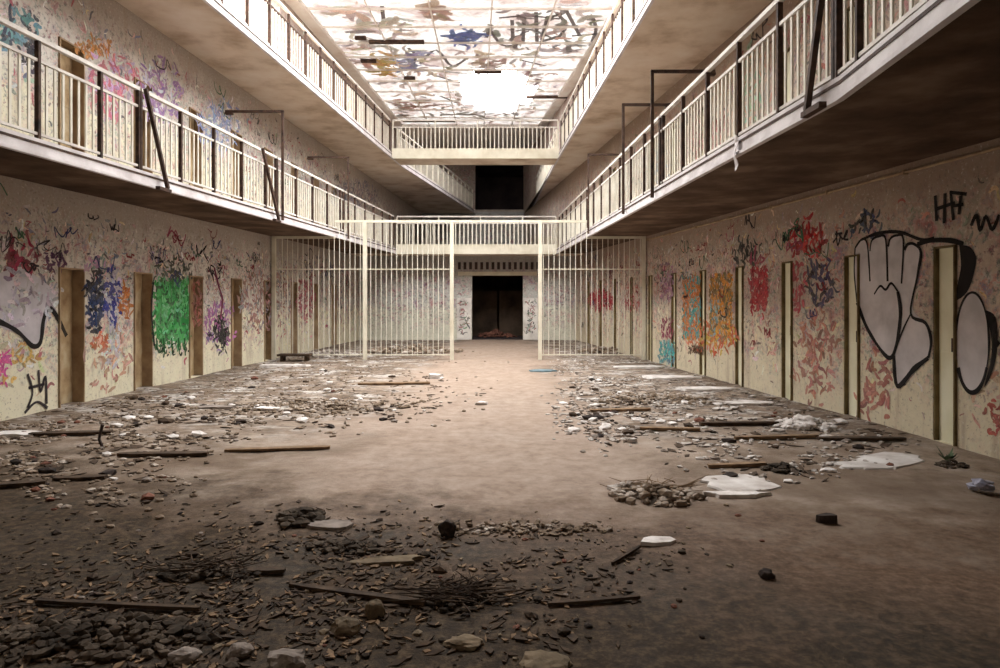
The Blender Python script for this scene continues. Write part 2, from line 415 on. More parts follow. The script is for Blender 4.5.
# end wall under the bridge, with the dark doorway
EW = 25.0
dx0, dx1, dz1 = -1.18, 0.64, 2.32
mb = MB()
mb.box(XL(EW) - .2, EW, -0.2, dx0, EW + .25, Z1); mb.box(dx1, EW, -0.2, XR(EW) + .2, EW + .25, Z1)
mb.box(dx0, EW, dz1, dx1, EW + .25, Z1)
wend = struct(mb.build('wall_end', M['wall_e']))
mb = MB(); mb.box(dx0 - .5, EW - .05, dz1 - .02, dx1 + .5, EW - .002, dz1 + .12); mb.build('lintel', M['cream'], wend)
mb = MB()
for k in range(15):
    x = -1.68 + k * 0.2
    mb.box(x, EW - .012, 2.52, x + .10, EW - .002, 2.78)
mb.build('vent_slots', M['dark'], wend)
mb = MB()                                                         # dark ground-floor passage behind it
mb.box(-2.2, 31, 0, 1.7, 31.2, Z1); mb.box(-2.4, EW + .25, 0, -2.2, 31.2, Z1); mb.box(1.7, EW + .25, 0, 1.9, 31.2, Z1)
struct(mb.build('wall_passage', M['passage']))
pd = struct(empty('door_passage', (-.27, 27.5, 0)))
for k, sx in enumerate((-1, 1)):
    mb = MB(); c = -.27 + sx * .52; mb.box(c - .48, 27.5, .02, c + .48, 27.56, 1.78)
    for z0 in (.2, 1.0): mb.box(c - .34, 27.47, z0, c + .34, 27.5, z0 + .62)
    mb.build('door_leaf', M['passage'], pd, (c, 27.5, 0))
mb = MB(); mb.prism([(XL(EW), EW), (XR(EW), EW), (XR(FAR), FAR), (XL(FAR), FAR)], Z1, Z1 + TH); struct(mb.build('floor_light_blocker', M['dark']))  # unseen slab added to keep daylight out of the passage below

# ------------------------------------------------------------------ galleries
def gallery(side, z, ys, mat, name):
    ed, fx = (EL, XL) if side < 0 else (ER, XR)
    mb = MB()
    for a, b in zip(ys, ys[1:]):
        q = [(ed(a), a), (fx(a), a), (fx(b), b), (ed(b), b)]
        if side > 0: pass
        mb.prism(q if side > 0 else q[::-1], z, z + TH)
    o = struct(mb.build(name, mat))
    fb = MB(); s = -side
    for a, b in zip(ys, ys[1:]):
        fb.hexa([(ed(a), a, z - .02), (ed(a) + s * .03, a, z - .02), (ed(b) + s * .03, b, z - .02), (ed(b), b, z - .02),
                 (ed(a), a, z + TH + .02), (ed(a) + s * .03, a, z + TH + .02), (ed(b) + s * .03, b, z + TH + .02), (ed(b), b, z + TH + .02)])
        # lower lip of the steel channel
        fb.hexa([(ed(a) + s * .03, a, z - .02), (ed(a) + s * .055, a, z - .02), (ed(b) + s * .055, b, z - .02), (ed(b) + s * .03, b, z - .02),
                 (ed(a) + s * .03, a, z + .012), (ed(a) + s * .055, a, z + .012), (ed(b) + s * .055, b, z + .012), (ed(b) + s * .03, b, z + .012)])
    fb.build('edge_channel', M['fascia'], o)
    gb = MB()
    for a, b in zip(ys, ys[1:]):
        gb.hexa([(ed(a) + s * .03, a, z + .105), (ed(a) + s * .036, a, z + .105), (ed(b) + s * .036, b, z + .105), (ed(b) + s * .03, b, z + .105),
                 (ed(a) + s * .03, a, z + .130), (ed(a) + s * .036, a, z + .130), (ed(b) + s * .036, b, z + .130), (ed(b) + s * .03, b, z + .130)])
    gb.build('gap_shade', M['rust'], o)  # dark strip painted in for the shaded gap below the bottom rail
    return o
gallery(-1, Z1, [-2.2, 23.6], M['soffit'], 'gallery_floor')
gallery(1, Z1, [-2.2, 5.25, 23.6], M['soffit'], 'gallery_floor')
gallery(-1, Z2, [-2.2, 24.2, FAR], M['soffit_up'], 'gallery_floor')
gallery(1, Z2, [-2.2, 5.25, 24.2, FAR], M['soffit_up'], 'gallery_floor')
# bridges across the void
def bridge(z, y0, y1, name):
    mb = MB(); mb.prism([(XL(y0) if z < 5 else EL(y0), y0), (XR(y0) if z < 5 else ER(y0), y0), (XR(y1) if z < 5 else ER(y1), y1), (XL(y1) if z < 5 else EL(y1), y1)], z, z + TH)
    o = struct(mb.build(name, M['soffit_up']))
    fb = MB(); fb.box(EL(y0) + .03, y0 - .03, z - .02, ER(y0) - .03, y0, z + TH + .16)
    fb.build('edge_channel', M['cream'], o)
bridge(Z1, 23.6, EW + .0, 'bridge_floor'); bridge(Z2, 23.0, 24.2, 'bridge_floor')

# ------------------------------------------------------------------ railings
RH = 1.10
def railing(A, B, z, label, step=0.125, bay=8, foot=True, group='gallery railings', dark_posts=True, mid=0.23, bw=0.034):
    A, B = Vector((A[0], A[1], z)), Vector((B[0], B[1], z))
    root = tag(empty('gallery_railing', A), label, 'railing', group)
    d = (B - A); L = d.length; u = d.normalized()
    up = Vector((0, 0, 1))
    ang = math.atan2(u.y, u.x)
    def rail(nm, h, wd, ht, m):
        r = MB(); r.bar(A + up * h, B + up * h, wd, ht); return r.build(nm, m, root, A)
    rail('top_rail', RH, .055, .045, M['rail']); rail('mid_rail', RH - mid, .032, .032, M['rust'] if z > 5 and dark_posts else M['rail']); rail('bottom_rail', .09, .03, .03, M['rail'])
    n = max(1, round(L / step)); proto = pp = None
    for k in range(n + 1):
        p = A + u * (L * k / n)
        if k % bay == 0 or k == n:
            if pp is None:
                b = MB(); b.box(-.019, -.024, 0, .019, .024, RH - .02)
                pp = b.build('post', M['rust'] if dark_posts else M['bar']); pp.parent = root; pp.location = p - A
                pp.rotation_euler.z = ang
            else: copy_part(pp, root, p)
        else:
            if proto is None:
                b = MB(); b.box(-bw / 2, -.007, .09, bw / 2, .007, RH - mid)
                proto = b.build('baluster', M['bar']); proto.parent = root; proto.location = p - A
                proto.rotation_euler.z = ang
            else: copy_part(proto, root, p)
    return root
inn = 0.05
def pl(Y, e=EL, s=-1): return (e(Y) + s * inn, Y)
def pr(Y, e=ER, s=1): return (e(Y) + s * inn, Y)
LZ, UZ = Z1 + TH, Z2 + TH
secL = [(5.4, 9.2, 'lower gallery railing nearest the camera, above the wall with green graffiti'),
        (9.25, 13.7, 'lower gallery railing between the slanting brace and the first lamp bracket, above green graffiti'),
        (13.75, 18.0, 'lower gallery railing between the two lamp brackets, over the wall with green graffiti'),
        (18.05, 23.5, 'farthest lower gallery railing beside the bridge, over the wall with green graffiti')]
for a, b, l in secL: railing(pl(a), pl(b), LZ, l)
secR = [(3.0, 5.42, 'lower gallery railing nearest the camera, above the wall with silver letters'),
        (5.47, 10.6, 'lower gallery railing from the slanting brace to the first lamp bracket, above silver letters'),
        (10.65, 16.6, 'lower gallery railing between first and third lamp bracket, on the silver letters side'),
        (16.65, 23.5, 'farthest lower gallery railing beside the bridge, on the silver letters side')]
for a, b, l in secR: railing(pr(a), pr(b), LZ, l)
railing(pl(8.6), pl(23.0), UZ, 'upper gallery railing under the skylight, above the wall with green graffiti', step=.16, bay=6)
railing(pr(8.6), pr(23.0), UZ, 'upper gallery railing under the skylight, on the silver letters side', step=.16, bay=6)
railing(pl(24.3), pl(37.6), UZ, 'upper gallery railing beyond the upper bridge, on the green graffiti side', step=.16, bay=6, dark_posts=False)
railing(pr(24.3), pr(37.6), UZ, 'upper gallery railing beyond the upper bridge, on the silver letters side', step=.16, bay=6, dark_posts=False)
railing((EL(23.6) + .05, 23.64), (ER(23.6) - .05, 23.64), LZ, 'cream railing of the lower bridge over the dark doorway', step=.14, bay=10, group='bridge railings', dark_posts=False, bw=.04)
railing((EL(23.0) + .05, 23.04), (ER(23.0) - .05, 23.04), UZ, 'cream railing of the upper bridge under the bright skylight', step=.14, bay=10, group='bridge railings', dark_posts=False, bw=.03)

# slanting braces and dark lamp brackets on the railings
def brace(side, ya, yb, z, label):
    e = EL if side < 0 else ER; s = -side
    root = tag(empty('railing_brace', (e(yb) + s * .06, yb, z)), label, 'brace', 'slanting railing braces')
    m = MB(); m.bar((e(ya) + s * .05, ya, z + RH), (e(yb) + s * .11, yb, z - TH), .045, .045); m.build('strut', M['rust'], root, root.location)
    m = MB(); m.box(e(yb) + s * .11 - .03, yb - .28 if side > 0 else yb - .28, z - TH - .05, e(yb) + s * .11 + .03, yb + .05, z - TH - .005); m.build('foot_plate', M['rust'], root, root.location)
brace(-1, 9.2, 9.62, LZ, 'dark slanting brace on the lower railing near the pink graffiti')
brace(-1, 12.85, 13.45, LZ, 'thin dark slanting brace beside the first lamp bracket')
brace(1, 5.38, 5.6, LZ, 'heavy dark slanting brace on the railing above the silver letters')
def bracket(side, Y, zt, reach, label, th=.045):
    e, fx = (EL, XL) if side < 0 else (ER, XR)
    s = side; x = e(Y) - s * 0.085; 
    root = tag(empty('lamp_bracket', (x, Y, LZ - TH)), label, 'bracket', 'dark lamp brackets on the lower railings')
    m = MB(); m.bar((x, Y, LZ - TH + .02), (x, Y, zt), th, th); m.build('upright', M['rust'], root, root.location)
    m = MB(); m.bar((x - s * th / 2, Y, zt), (x + s * reach, Y, zt), th, th); m.build('arm', M['rust'], root, root.location)
    m = MB(); m.bar((x + s * reach, Y, zt - .06), (x + s * (reach + .015), Y, zt - .06), .1, .16) if False else m.box(min(x + s * (reach - .14), x + s * reach), Y - .05, zt - .06, max(x + s * (reach - .14), x + s * reach), Y + .05, zt - .022)
    m.build('lamp_base', M['rust'], root, root.location)
bracket(-1, 13.7, 5.15, 1.12, 'large dark lamp bracket nearest the camera on the green graffiti side')
bracket(-1, 18.0, 5.12, 1.05, 'smaller dark lamp bracket farther along on the green graffiti side', .04)
bracket(1, 10.6, 4.93, .95, 'tallest dark lamp bracket, nearest the camera on the silver letters side')
bracket(1, 12.68, 5.0, .9, 'middle dark lamp bracket of the three on the silver letters side')
bracket(1, 16.6, 4.9, .85, 'farthest dark lamp bracket of the three on the silver letters side', .04)

# ------------------------------------------------------------------ roof and skylight
def SL(Y): return XL(Y) + .35
def SR(Y): return XR(Y) - .35
mb = MB()
mb.prism([(-7.2, -2.5), (6.2, -2.5), (6.2, OPEN0), (-7.2, OPEN0)], ZC, ZC + .25)
mb.prism([(XL(OPEN0) - .6, OPEN0), (SL(OPEN0), OPEN0), (SL(GLASS1), GLASS1), (XL(GLASS1) - .6, GLASS1)], ZC, ZC + .25)
mb.prism([(SR(OPEN0), OPEN0), (XR(OPEN0) + .6, OPEN0), (XR(GLASS1) + .6, GLASS1), (SR(GLASS1), GLASS1)], ZC, ZC + .25)
mb.prism([(-6.2, GLASS1), (4.2, GLASS1), (4.2, FAR + .4), (-6.2, FAR + .4)], ZC, ZC + .25)
struct(mb.build('ceiling', M['ceiling']))
sky = struct(empty('window_1', (-1.0, OPEN1, ZC)))
pm = MB()
ys = [OPEN1 + .62 * k for k in range(23)]
ys[-1] = GLASS1
ncol = 15
for j in range(22):
    a, b = ys[j], ys[j + 1]
    for i in range(ncol):
        la, lb = SL(a) + (SR(a) - SL(a)) * i / ncol, SL(b) + (SR(b) - SL(b)) * i / ncol
        ra, rb = SL(a) + (SR(a) - SL(a)) * (i + 1) / ncol, SL(b) + (SR(b) - SL(b)) * (i + 1) / ncol
        cx, cy = (la + ra) / 2, (a + b) / 2
        if ((cx + .35) / 1.35) ** 2 + ((cy - 26.2) / 2.9) ** 2 < 1: continue      # broken out
        pm.add([(la, a, ZC + .1), (ra, a, ZC + .1), (rb, b, ZC + .1), (lb, b, ZC + .1)], [(0, 3, 2, 1)])
pm.build('panes', M['pane'], sky, sky.location)
bm2 = MB()
for k in range(0, 23, 2): bm2.bar((SL(ys[k]), ys[k], ZC + .06), (SR(ys[k]), ys[k], ZC + .06), .04, .06)
for i in range(0, ncol + 1, 3):
    f = i / ncol
    bm2.bar((SL(OPEN1) * (1 - f) + SR(OPEN1) * f, OPEN1, ZC + .06), (SL(GLASS1) * (1 - f) + SR(GLASS1) * f, GLASS1, ZC + .06), .035, .05)
bm2.build('glazing_bars', M['ceiling'], sky, sky.location)
def CP(px, py, z=ZC + .09):
    Y = (z - CH) * F / (VY - py); return ((px - VX) / F * Y, Y, z)
for (xa, xb, y) in [(369, 424, 42), (526, 568, 97), (403, 455, 121), (361, 376, 61), (355, 366, 38), (474, 502, 72), (404, 415, 78)]:
    m = MB(); a, b = CP(xa, y, ZC + .02), CP(xb, y, ZC + .02); m.bar(a, b, .16, .08); m.build('broken_bar', M['rust'], sky, sky.location)

# ------------------------------------------------------------------ barred partition across the hall
PY = 17.0
def partition(xa, xb, posts, label):
    root = tag(empty('barred_partition', ((xa + xb) / 2, PY, 0)), label, 'partition', 'barred partitions across the hall')
    L0 = root.location
    soff = lambda x: 3.36 if EL(PY) + .06 < x < ER(PY) - .06 else 2.97
    segs = []
    ex = sorted([xa] + [e for e in (EL(PY) + .06, ER(PY) - .06) if xa < e < xb] + [xb])
    for a, b in zip(ex, ex[1:]): segs.append((a, b, soff((a + b) / 2)))
    for a, b, zt in segs:
        m = MB(); m.bar((a, PY, zt), (b, PY, zt), .05, .06); m.build('top_rail', M['cream'], root, L0)
    for h, nm in ((2.2, 'mid_rail'), (.12, 'bottom_rail')):
        m = MB(); m.bar((xa, PY, h), (xb, PY, h), .03, .022); m.build(nm, M['cream'], root, L0)
    for x in posts:
        m = MB(); m.box(x - .045, PY - .045, -.02, x + .045, PY + .045, soff(x)); m.build('post', M['cream'], root, L0)
    pt = {}
    n = int((xb - xa) / .125)
    for k in range(1, n):
        x = xa + (xb - xa) * k / n
        if min(abs(x - p) for p in posts) < .08: continue
        zt = soff(x)
        if zt not in pt:
            m = MB(); m.tube((0, 0, .1), (0, 0, zt), .0085, 6)
            o = m.build('bar', M['bar']); o.parent = root; o.location = Vector((x, PY, 0)) - L0; pt[zt] = o
        else: copy_part(pt[zt], root, (x, PY, 0))
partition(XL(PY) + .02, -1.24, [XL(PY) + .07, -3.4, -1.29], 'cream barred partition standing by the rubble on the green graffiti side')
partition(.80, XR(PY) - .02, [.85, XR(PY) - .07], 'cream barred partition standing on the silver letters side of the gap')
m = MB(); m.bar((-1.24, PY, 3.36), (.80, PY, 3.36), .05, .06)
tag(m.build('gate_transom', M['cream']), 'cream bar spanning the open gap between the two barred partitions', 'bar')

BOARDS = []
# white boards each side of the dark doorway
for x, l in ((-1.45, 'white scribbled board beside the dark doorway on the green graffiti side'), (.91, 'white scribbled board beside the dark doorway on the silver letters side')):
    m = MB(); m.box(x - .26, EW - .09, .02, x + .26, EW - .05, 1.5)
    o = tag(m.build('board', M['rail'], None, (x, EW - .07, 0)), l, 'board', 'white boards flanking the doorway')
    BOARDS.append((o, x))

# ------------------------------------------------------------------ graffiti (paint on the walls)
def WP(side, px, py):
    k = (px - VX) / F
    Y = -6.634 / (k - .056) if side < 0 else 5.375 / (k + .114)
    return (Y, CH + (VY - py) / F * Y)
def onwall(side, s, z, off):
    return ((XL(s) + off) if side < 0 else (XR(s) - off), s, z)
def smooth(p, n=5):
    if len(p) < 3: return p
    q = []
    P = [p[0]] + list(p) + [p[-1]]
    for i in range(1, len(P) - 2):
        a, b, c, d = [Vector(x) for x in P[i - 1:i + 3]]
        for k in range(n):
            t = k / n
            q.append(tuple(.5 * ((2 * b) + (c - a) * t + (2 * a - 5 * b + 4 * c - d) * t * t + (3 * b - a - 3 * c + d) * t ** 3)))
    q.append(tuple(p[-1])); return q
def paint_fill(side, pix, mat, label=None, off=.004, jag=0, parent=None, sm=False):
    p = [WP(side, *q) for q in pix]
    if sm: p = smooth(p + [p[0]], 4)[:-1]
    if jag:
        q = []
        for (a, b), (c, d) in zip(p, p[1:] + p[:1]):
            for k in range(6):
                t = k / 6; q.append((a + (c - a) * t + R.uniform(-jag, jag), b + (d - b) * t + R.uniform(-jag, jag)))
        p = q
    tri = tessellate_polygon([[Vector((a, b, 0)) for a, b in p]])
    m = MB(); m.add([onwall(side, a, b, off) for a, b in p], [tuple(t) for t in tri])
    o = m.build('graffiti', mat, wl if side < 0 else wr)
    if label: o['label'] = label
    return o
def ribbon(side, p, wd, mat, off, closed=False):
    m = MB(); vs = []
    for i, (a, b) in enumerate(p):
        i0, i1 = max(0, i - 1), min(len(p) - 1, i + 1)
        dx, dz = p[i1][0] - p[i0][0], p[i1][1] - p[i0][1]; l = math.hypot(dx, dz) or 1
        ww = wd * (.8 + .4 * noise.noise(Vector((a * 5, b * 5, 1))))
        vs += [onwall(side, a - dz / l * ww / 2, b + dx / l * ww / 2, off), onwall(side, a + dz / l * ww / 2, b - dx / l * ww / 2, off)]
    m.add(vs, [(2 * i, 2 * i + 1, 2 * i + 3, 2 * i + 2) for i in range(len(p) - 1)])
    return m.build('graffiti', mat, wl if side < 0 else wr)
def paint_line(side, pix, wd, mat, label=None, off=.008, sm=True):
    p = [WP(side, *q) for q in pix]
    o = ribbon(side, smooth(p) if sm else p, wd, mat, off)
    if label: o['label'] = label
    return o
BLK = spray((.025, .022, .022), .97, 12); BLK2 = spray((.05, .04, .045), .8, 16)
SIL = spray((.78, .74, .76), .97, 6)
def z2(p): return [(840 + a / 2.156, 170 + b / 2.156) for a, b in p]
hand = z2([(38, 285), (32, 220), (34, 168), (48, 150), (60, 160), (66, 175), (70, 152), (85, 143), (100, 150), (105, 165), (110, 148), (124, 141), (138, 150), (142, 172), (148, 160), (162, 160), (176, 178), (168, 230), (158, 300), (186, 330), (198, 368), (192, 405), (160, 430), (125, 466), (116, 405), (104, 404), (62, 345)])
paint_fill(1, hand, SIL, 'large silver throw-up letters with black outline', .004, sm=True)
for L, wd in [([(34, 168), (48, 150), (60, 160), (66, 240)], .035), ([(66, 175), (70, 152), (85, 143), (100, 150), (104, 240)], .035), ([(105, 165), (110, 148), (124, 141), (138, 150), (134, 245)], .035),
          ([(140, 172), (148, 160), (162, 160), (176, 178), (168, 230), (154, 310), (186, 330), (198, 368), (192, 405)], .05),
          ([(38, 285), (62, 345), (104, 404), (122, 380), (132, 310), (126, 262)], .06), ([(192, 405), (160, 430), (125, 466), (117, 400)], .07),
          ([(34, 168), (32, 220), (38, 285)], .03), ([(75, 268), (88, 250), (100, 258), (112, 244), (126, 262)], .035), ([(154, 310), (135, 350), (118, 400)], .03),
          ([(48, 150), (85, 136), (130, 134), (176, 150), (205, 146)], .045)]:
    paint_line(1, z2(L), wd, BLK, 'black outline of the silver letters')
paint_line(1, z2([(168, 160), (200, 152), (240, 152), (268, 160)]), .07, BLK, 'black arc over the doorway')
oval = [(287 + 36 * math.cos(q), 372 + 108 * math.sin(q)) for q in [2 * math.pi * k / 24 for k in range(24)]]
paint_fill(1, z2(oval), SIL, 'silver oval letter beside the doorway', .004)
paint_fill(1, z2([(258, 162), (280, 165), (294, 185), (292, 215), (276, 262), (250, 280), (256, 240), (262, 205)]), BLK, 'black hook above the silver oval', .006, sm=True)
paint_line(1, z2(oval[2:11]), .06, BLK, 'black outline of the silver oval'); paint_line(1, z2(oval[11:] + oval[:3]), .03, BLK, 'black outline of the silver oval')
paint_fill(1, z2([(316, 302), (338, 320), (340, 390), (328, 440), (312, 468), (324, 420), (328, 370)]), BLK, 'black shadow of the silver oval', .006, sm=True)
for L in [[(207, 55), (210, 110)], [(228, 50), (226, 115)], [(207, 85), (250, 70)], [(240, 45), (246, 108)], [(238, 48), (275, 52)], [(244, 78), (268, 74)], [(262, 55), (258, 96)],
          [(284, 120), (296, 98), (304, 130), (316, 100), (330, 128), (345, 96)]]:
    paint_line(1, z2(L), .05, BLK, 'black tag high on the wall')
paint_line(1, z2([(330, 390), (345, 370)]), .05, BLK); 
def paint_mat():
    m, t, b = nt('spray_strokes')
    a = N(t, 'ShaderNodeVertexColor', layer_name='Col'); v = pos(t)
    n = noi(t, v, 30, 5, 0.7); n2 = noi(t, v, 7, 4, 0.6)
    c = mix(t, ramp(t, n2.outputs[0], [(0.35, 0.0), (0.7, 0.18)]), a.outputs[0], (0.62, 0.58, 0.52))
    t.links.new(c, b.inputs['Base Color']); b.inputs['Roughness'].default_value = 0.75
    t.links.new(ramp(t, n.outputs[0], [(0.34, 0.45), (0.48, 0.95)]), b.inputs['Alpha'])
    return m
M['paint'] = paint_mat()
def strokes(items, place, name, parent, label=None):
    """items: (centre, length, width, colour); place maps wall (s, z, offset) to the room; one layer of paint"""
    m = MB(); fc = []
    for (cx, cz), L, wd, col, r in items:
        a = R.uniform(0, 6.28); st = L / 5; x, z = cx - math.cos(a) * L / 2, cz - math.sin(a) * L / 2; p = [(x, z)]
        cv = R.uniform(-.45, .45)
        for k in range(5):
            a += cv + R.uniform(-.6, .6); x += math.cos(a) * st; z += math.sin(a) * st; p.append((x, z))
        p = smooth(p, 2); vs = []; n = len(p)
        for q, (u, v) in enumerate(p):
            i0, i1 = max(0, q - 1), min(n - 1, q + 1); dx, dz = p[i1][0] - p[i0][0], p[i1][1] - p[i0][1]; l = math.hypot(dx, dz) or 1
            ww = wd * (.35 + .65 * math.sin(math.pi * (q + .6) / (n + .2))) / 2
            vs += [place(u - dz / l * ww, v + dx / l * ww, r), place(u + dz / l * ww, v - dx / l * ww, r)]
        m.add(vs, [(2 * q, 2 * q + 1, 2 * q + 3, 2 * q + 2) for q in range(n - 1)])
        fc += [col] * (n - 1)
    o = m.build(name, M['paint'], parent, parent_loc(parent))
    at = o.data.color_attributes.new('Col', 'FLOAT_COLOR', 'CORNER')
    for f, c in zip(o.data.polygons, fc):
        for li in f.loop_indices: at.data[li].color = (*c, 1)
    if label: o['label'] = label
    return o
def vary(c, k=.25):
    f = 1 + R.uniform(-k, k); return tuple(max(.01, min(.9, x * f * (1 + R.uniform(-.12, .12)))) for x in c)
def piece(side, x0, y0, x1, y1, pal, cover, label=None, off=.003, box=False, lw=None):
    cx, cy, rx, ry = (x0 + x1) / 2, (y0 + y1) / 2, (x1 - x0) / 2, (y1 - y0) / 2
    a, b = WP(side, x0, cy), WP(side, x1, cy); W = abs(a[0] - b[0]); Hh = abs(WP(side, cx, y0)[1] - WP(side, cx, y1)[1])
    Ln = min(.20, max(.10, .42 * min(W, Hh))); wd = lw or min(.055, Ln * .34)
    n = int(-math.log(1 - min(.93, cover)) * W * Hh * (1.0 if box else .8) / (Ln * wd * .75)) + 3
    it = []
    for k in range(n):
        if box: u, v = R.uniform(-.92, .92), R.uniform(-.92, .92)
        else:
            q = R.uniform(0, 6.28); r = R.random() ** .62; u, v = r * math.cos(q), r * math.sin(q)
        sc = R.uniform(.55, 1.15) * (.7 if box and max(abs(u), abs(v)) > .7 else 1)
        it.append((WP(side, cx + u * rx, cy + v * ry), Ln * sc, wd * R.uniform(.6, 1.2), vary(R.choice(pal)), off + R.uniform(0, .003)))
    return strokes(it, lambda u, v, r: onwall(side, u, v, r), 'graffiti', wl if side < 0 else wr, label)
def blob(side, x0, y0, x1, y1, col, dens=.62, sc=9, col2=None, label=None, off=.003):
    return piece(side, x0, y0, x1, y1, [col, col, col2 or tuple(x * .7 for x in col)], dens, label, off)
def rect(side, x0, y0, x1, y1, col, dens=.7, sc=9, col2=None, label=None, off=.0035):
    return piece(side, x0, y0, x1, y1, [col, col2 or tuple(x * .75 for x in col)], dens, label, off, True)
for bo, bx in BOARDS:
    strokes([((bx + R.uniform(-.17, .17), R.uniform(.25, 1.4)), R.uniform(.08, .2), R.uniform(.02, .05), vary(R.choice([(.10, .10, .10), (.22, .30, .22), (.50, .46, .44), (.35, .12, .12)])), EW - .0935 - R.uniform(0, .002)) for k in range(60)],
            lambda u, v, r: (u, r, v), 'graffiti', bo)
# old layers of tags all over the walls
def layer(side, y0, y1, zlo, zhi, n, pal, lo=.06, hi=.22):
    it = []
    doors, hw = (DL, DWL / 2) if side < 0 else (DR, DWR / 2)
    while len(it) < n:
        Y = R.uniform(y0, y1); z = zlo + (zhi - zlo) * (R.random() + R.random()) / 2; L = R.uniform(lo, hi)
        zz = z % 3.15
        if zz < 2.25 and any(abs(Y - d) < hw + L * .75 for d in doors):
            if L > lo * 1.4: continue
            if any(abs(Y - d) < hw + L for d in doors): continue
        if side > 0 and z < 3 and 6.3 < Y < 8.8 and z > .75: 
            if R.random() < .8: continue
        it.append(((Y, z), L, L * R.uniform(.12, .34), vary(R.choice(pal), .35), .0012 + R.uniform(0, .0015)))
    strokes(it, lambda u, v, r: onwall(side, u, v, r), 'graffiti', wl if side < 0 else wr, 'layers of faded tags')
PALL = [(.30, .29, .30), (.12, .11, .12), (.62, .38, .40), (.42, .12, .14), (.80, .78, .76), (.80, .78, .76), (.34, .40, .34), (.50, .44, .54), (.66, .50, .30), (.22, .24, .32), (.78, .60, .52)]
PALR = [(.62, .34, .28), (.56, .26, .22), (.30, .24, .22), (.13, .10, .10), (.78, .72, .62), (.72, .52, .42), (.40, .14, .12), (.44, .42, .40), (.62, .48, .26), (.30, .34, .28), (.66, .42, .40)]
layer(-1, 7.4, 24.6, 1.0, 2.75, 2400, PALL, .04, .17); layer(-1, 7.4, 24.6, .1, 1.3, 260, PALL[2:5] + [(.74, .56, .40), (.70, .66, .44)])
layer(-1, 5.8, 24.6, 3.4, 6.0, 700, PALL); layer(1, 5.2, 24.6, 1.0, 2.9, 2200, PALR, .04, .17); layer(1, 5.2, 24.6, .1, 1.3, 420, PALR[:2] + PALR[4:6] + [(.70, .62, .42), (.30, .24, .18)])
layer(1, 4.8, 24.6, 3.4, 6.0, 500, PALR)
layer(-1, 10, 24.6, 6.4, 8.9, 420, [(.80, .76, .74), (.66, .50, .46), (.62, .48, .36), (.40, .36, .40), (.70, .66, .62)], .12, .5)
layer(1, 10, 24.6, 6.4, 8.9, 300, [(.80, .76, .74), (.66, .50, .46), (.62, .48, .36), (.40, .36, .40), (.70, .66, .62)], .12, .5)
blob(1, 852, 212, 884, 238, (.06, .08, .14), .6, 10, (.04, .04, .04), 'blue black spray cloud')
blob(1, 786, 222, 824, 258, (.56, .05, .05), .72, 10, (.30, .02, .03), 'red tag above the doorway')
blob(1, 806, 258, 838, 304, (.08, .07, .14), .60, 12, (.05, .04, .05), 'dark blue spray cloud')
blob(1, 792, 262, 806, 312, (.52, .10, .12), .6, 10, None, 'red smear')
blob(1, 792, 306, 842, 408, (.55, .25, .20), .42, 12, None, 'pink stain')
blob(1, 855, 350, 890, 430, (.52, .22, .18), .42, 10, None, 'pink stain')
rect(1, 750, 266, 768, 312, (.50, .06, .07), .92, 8, (.36, .03, .05), 'dark red painted block')
rect(1, 682, 274, 701, 342, (.10, .34, .34), .92, 5, (.62, .20, .05), 'teal and orange painted panel')
rect(1, 709, 272, 733, 344, (.68, .30, .05), .92, 5, (.24, .18, .08), 'orange and brown painted panel')
rect(1, 710, 296, 720, 340, (.25, .42, .48), .7, 6, None, 'pale blue paint drip')
blob(1, 684, 322, 738, 352, (.60, .14, .06), .68, 7, (.60, .40, .08), 'orange red paint splash')
rect(1, 688, 346, 704, 353, (.12, .06, .03), .9, 7, None, 'brown painted block')
rect(1, 659, 340, 675, 364, (.10, .45, .45), .82, 7, (.15, .25, .30), 'teal painted block')
rect(1, 660, 262, 674, 300, (.42, .24, .34), .65, 9, None, 'purple smear')
rect(1, 661, 318, 674, 338, (.35, .06, .12), .6, 9, None, 'crimson smear')
blob(1, 588, 290, 614, 310, (.50, .04, .06), .85, 7, None, 'bright red graffiti seen through the bars')
blob(1, 624, 284, 640, 312, (.45, .10, .10), .5, 7, None, 'red smear')
blob(1, 732, 238, 758, 266, (.06, .06, .06), .55, 14, None, 'black tag cloud')
blob(1, 984, 398, 1004, 432, (.50, .12, .10), .55, 12, None, 'red scrawl')
# the other wall
paint_fill(-1, [(156, 281), (188, 280), (189, 338), (180, 344), (172, 340), (164, 346), (156, 338)], spray((.03, .24, .06), .9, 5, (.09, .42, .13)), 'bright green graffiti block', .0034, jag=.02)
piece(-1, 151, 276, 191, 350, [(.03, .26, .06), (.09, .44, .14), (.02, .12, .04), (.16, .50, .24)], .75, 'bright green strokes', .0040, True)
for x in (156, 163, 171, 178, 184): paint_line(-1, [(x, 338), (x + 1, 346 + R.uniform(0, 10))], .05, spray((.02, .10, .03), .95, 9), 'dark green drip')
paint_line(-1, [(153, 282), (151, 310), (154, 346)], .06, BLK, 'black edge of the green graffiti')
piece(-1, 153, 340, 190, 358, [(.02, .03, .02), (.03, .10, .04), (.7, .7, .66)], .45, 'black and white drips under the green graffiti')
blob(-1, 152, 258, 192, 284, (.08, .10, .08), .5, 14, None, 'black tag cloud over the green graffiti')
blob(-1, 86, 266, 104, 330, (.02, .04, .12), .88, 9, (.02, .02, .03), 'dark blue graffiti figure')
blob(-1, 104, 262, 120, 328, (.04, .05, .28), .86, 8, (.60, .60, .68), 'blue and white graffiti figure')
blob(-1, 84, 252, 116, 276, (.55, .35, .50), .5, 10, (.30, .40, .42), 'lilac spray cloud')
blob(-1, 106, 318, 120, 372, (.68, .70, .75), .62, 9, None, 'pale blue white smear')
blob(-1, 117, 284, 131, 318, (.62, .22, .06), .72, 8, None, 'orange smear')
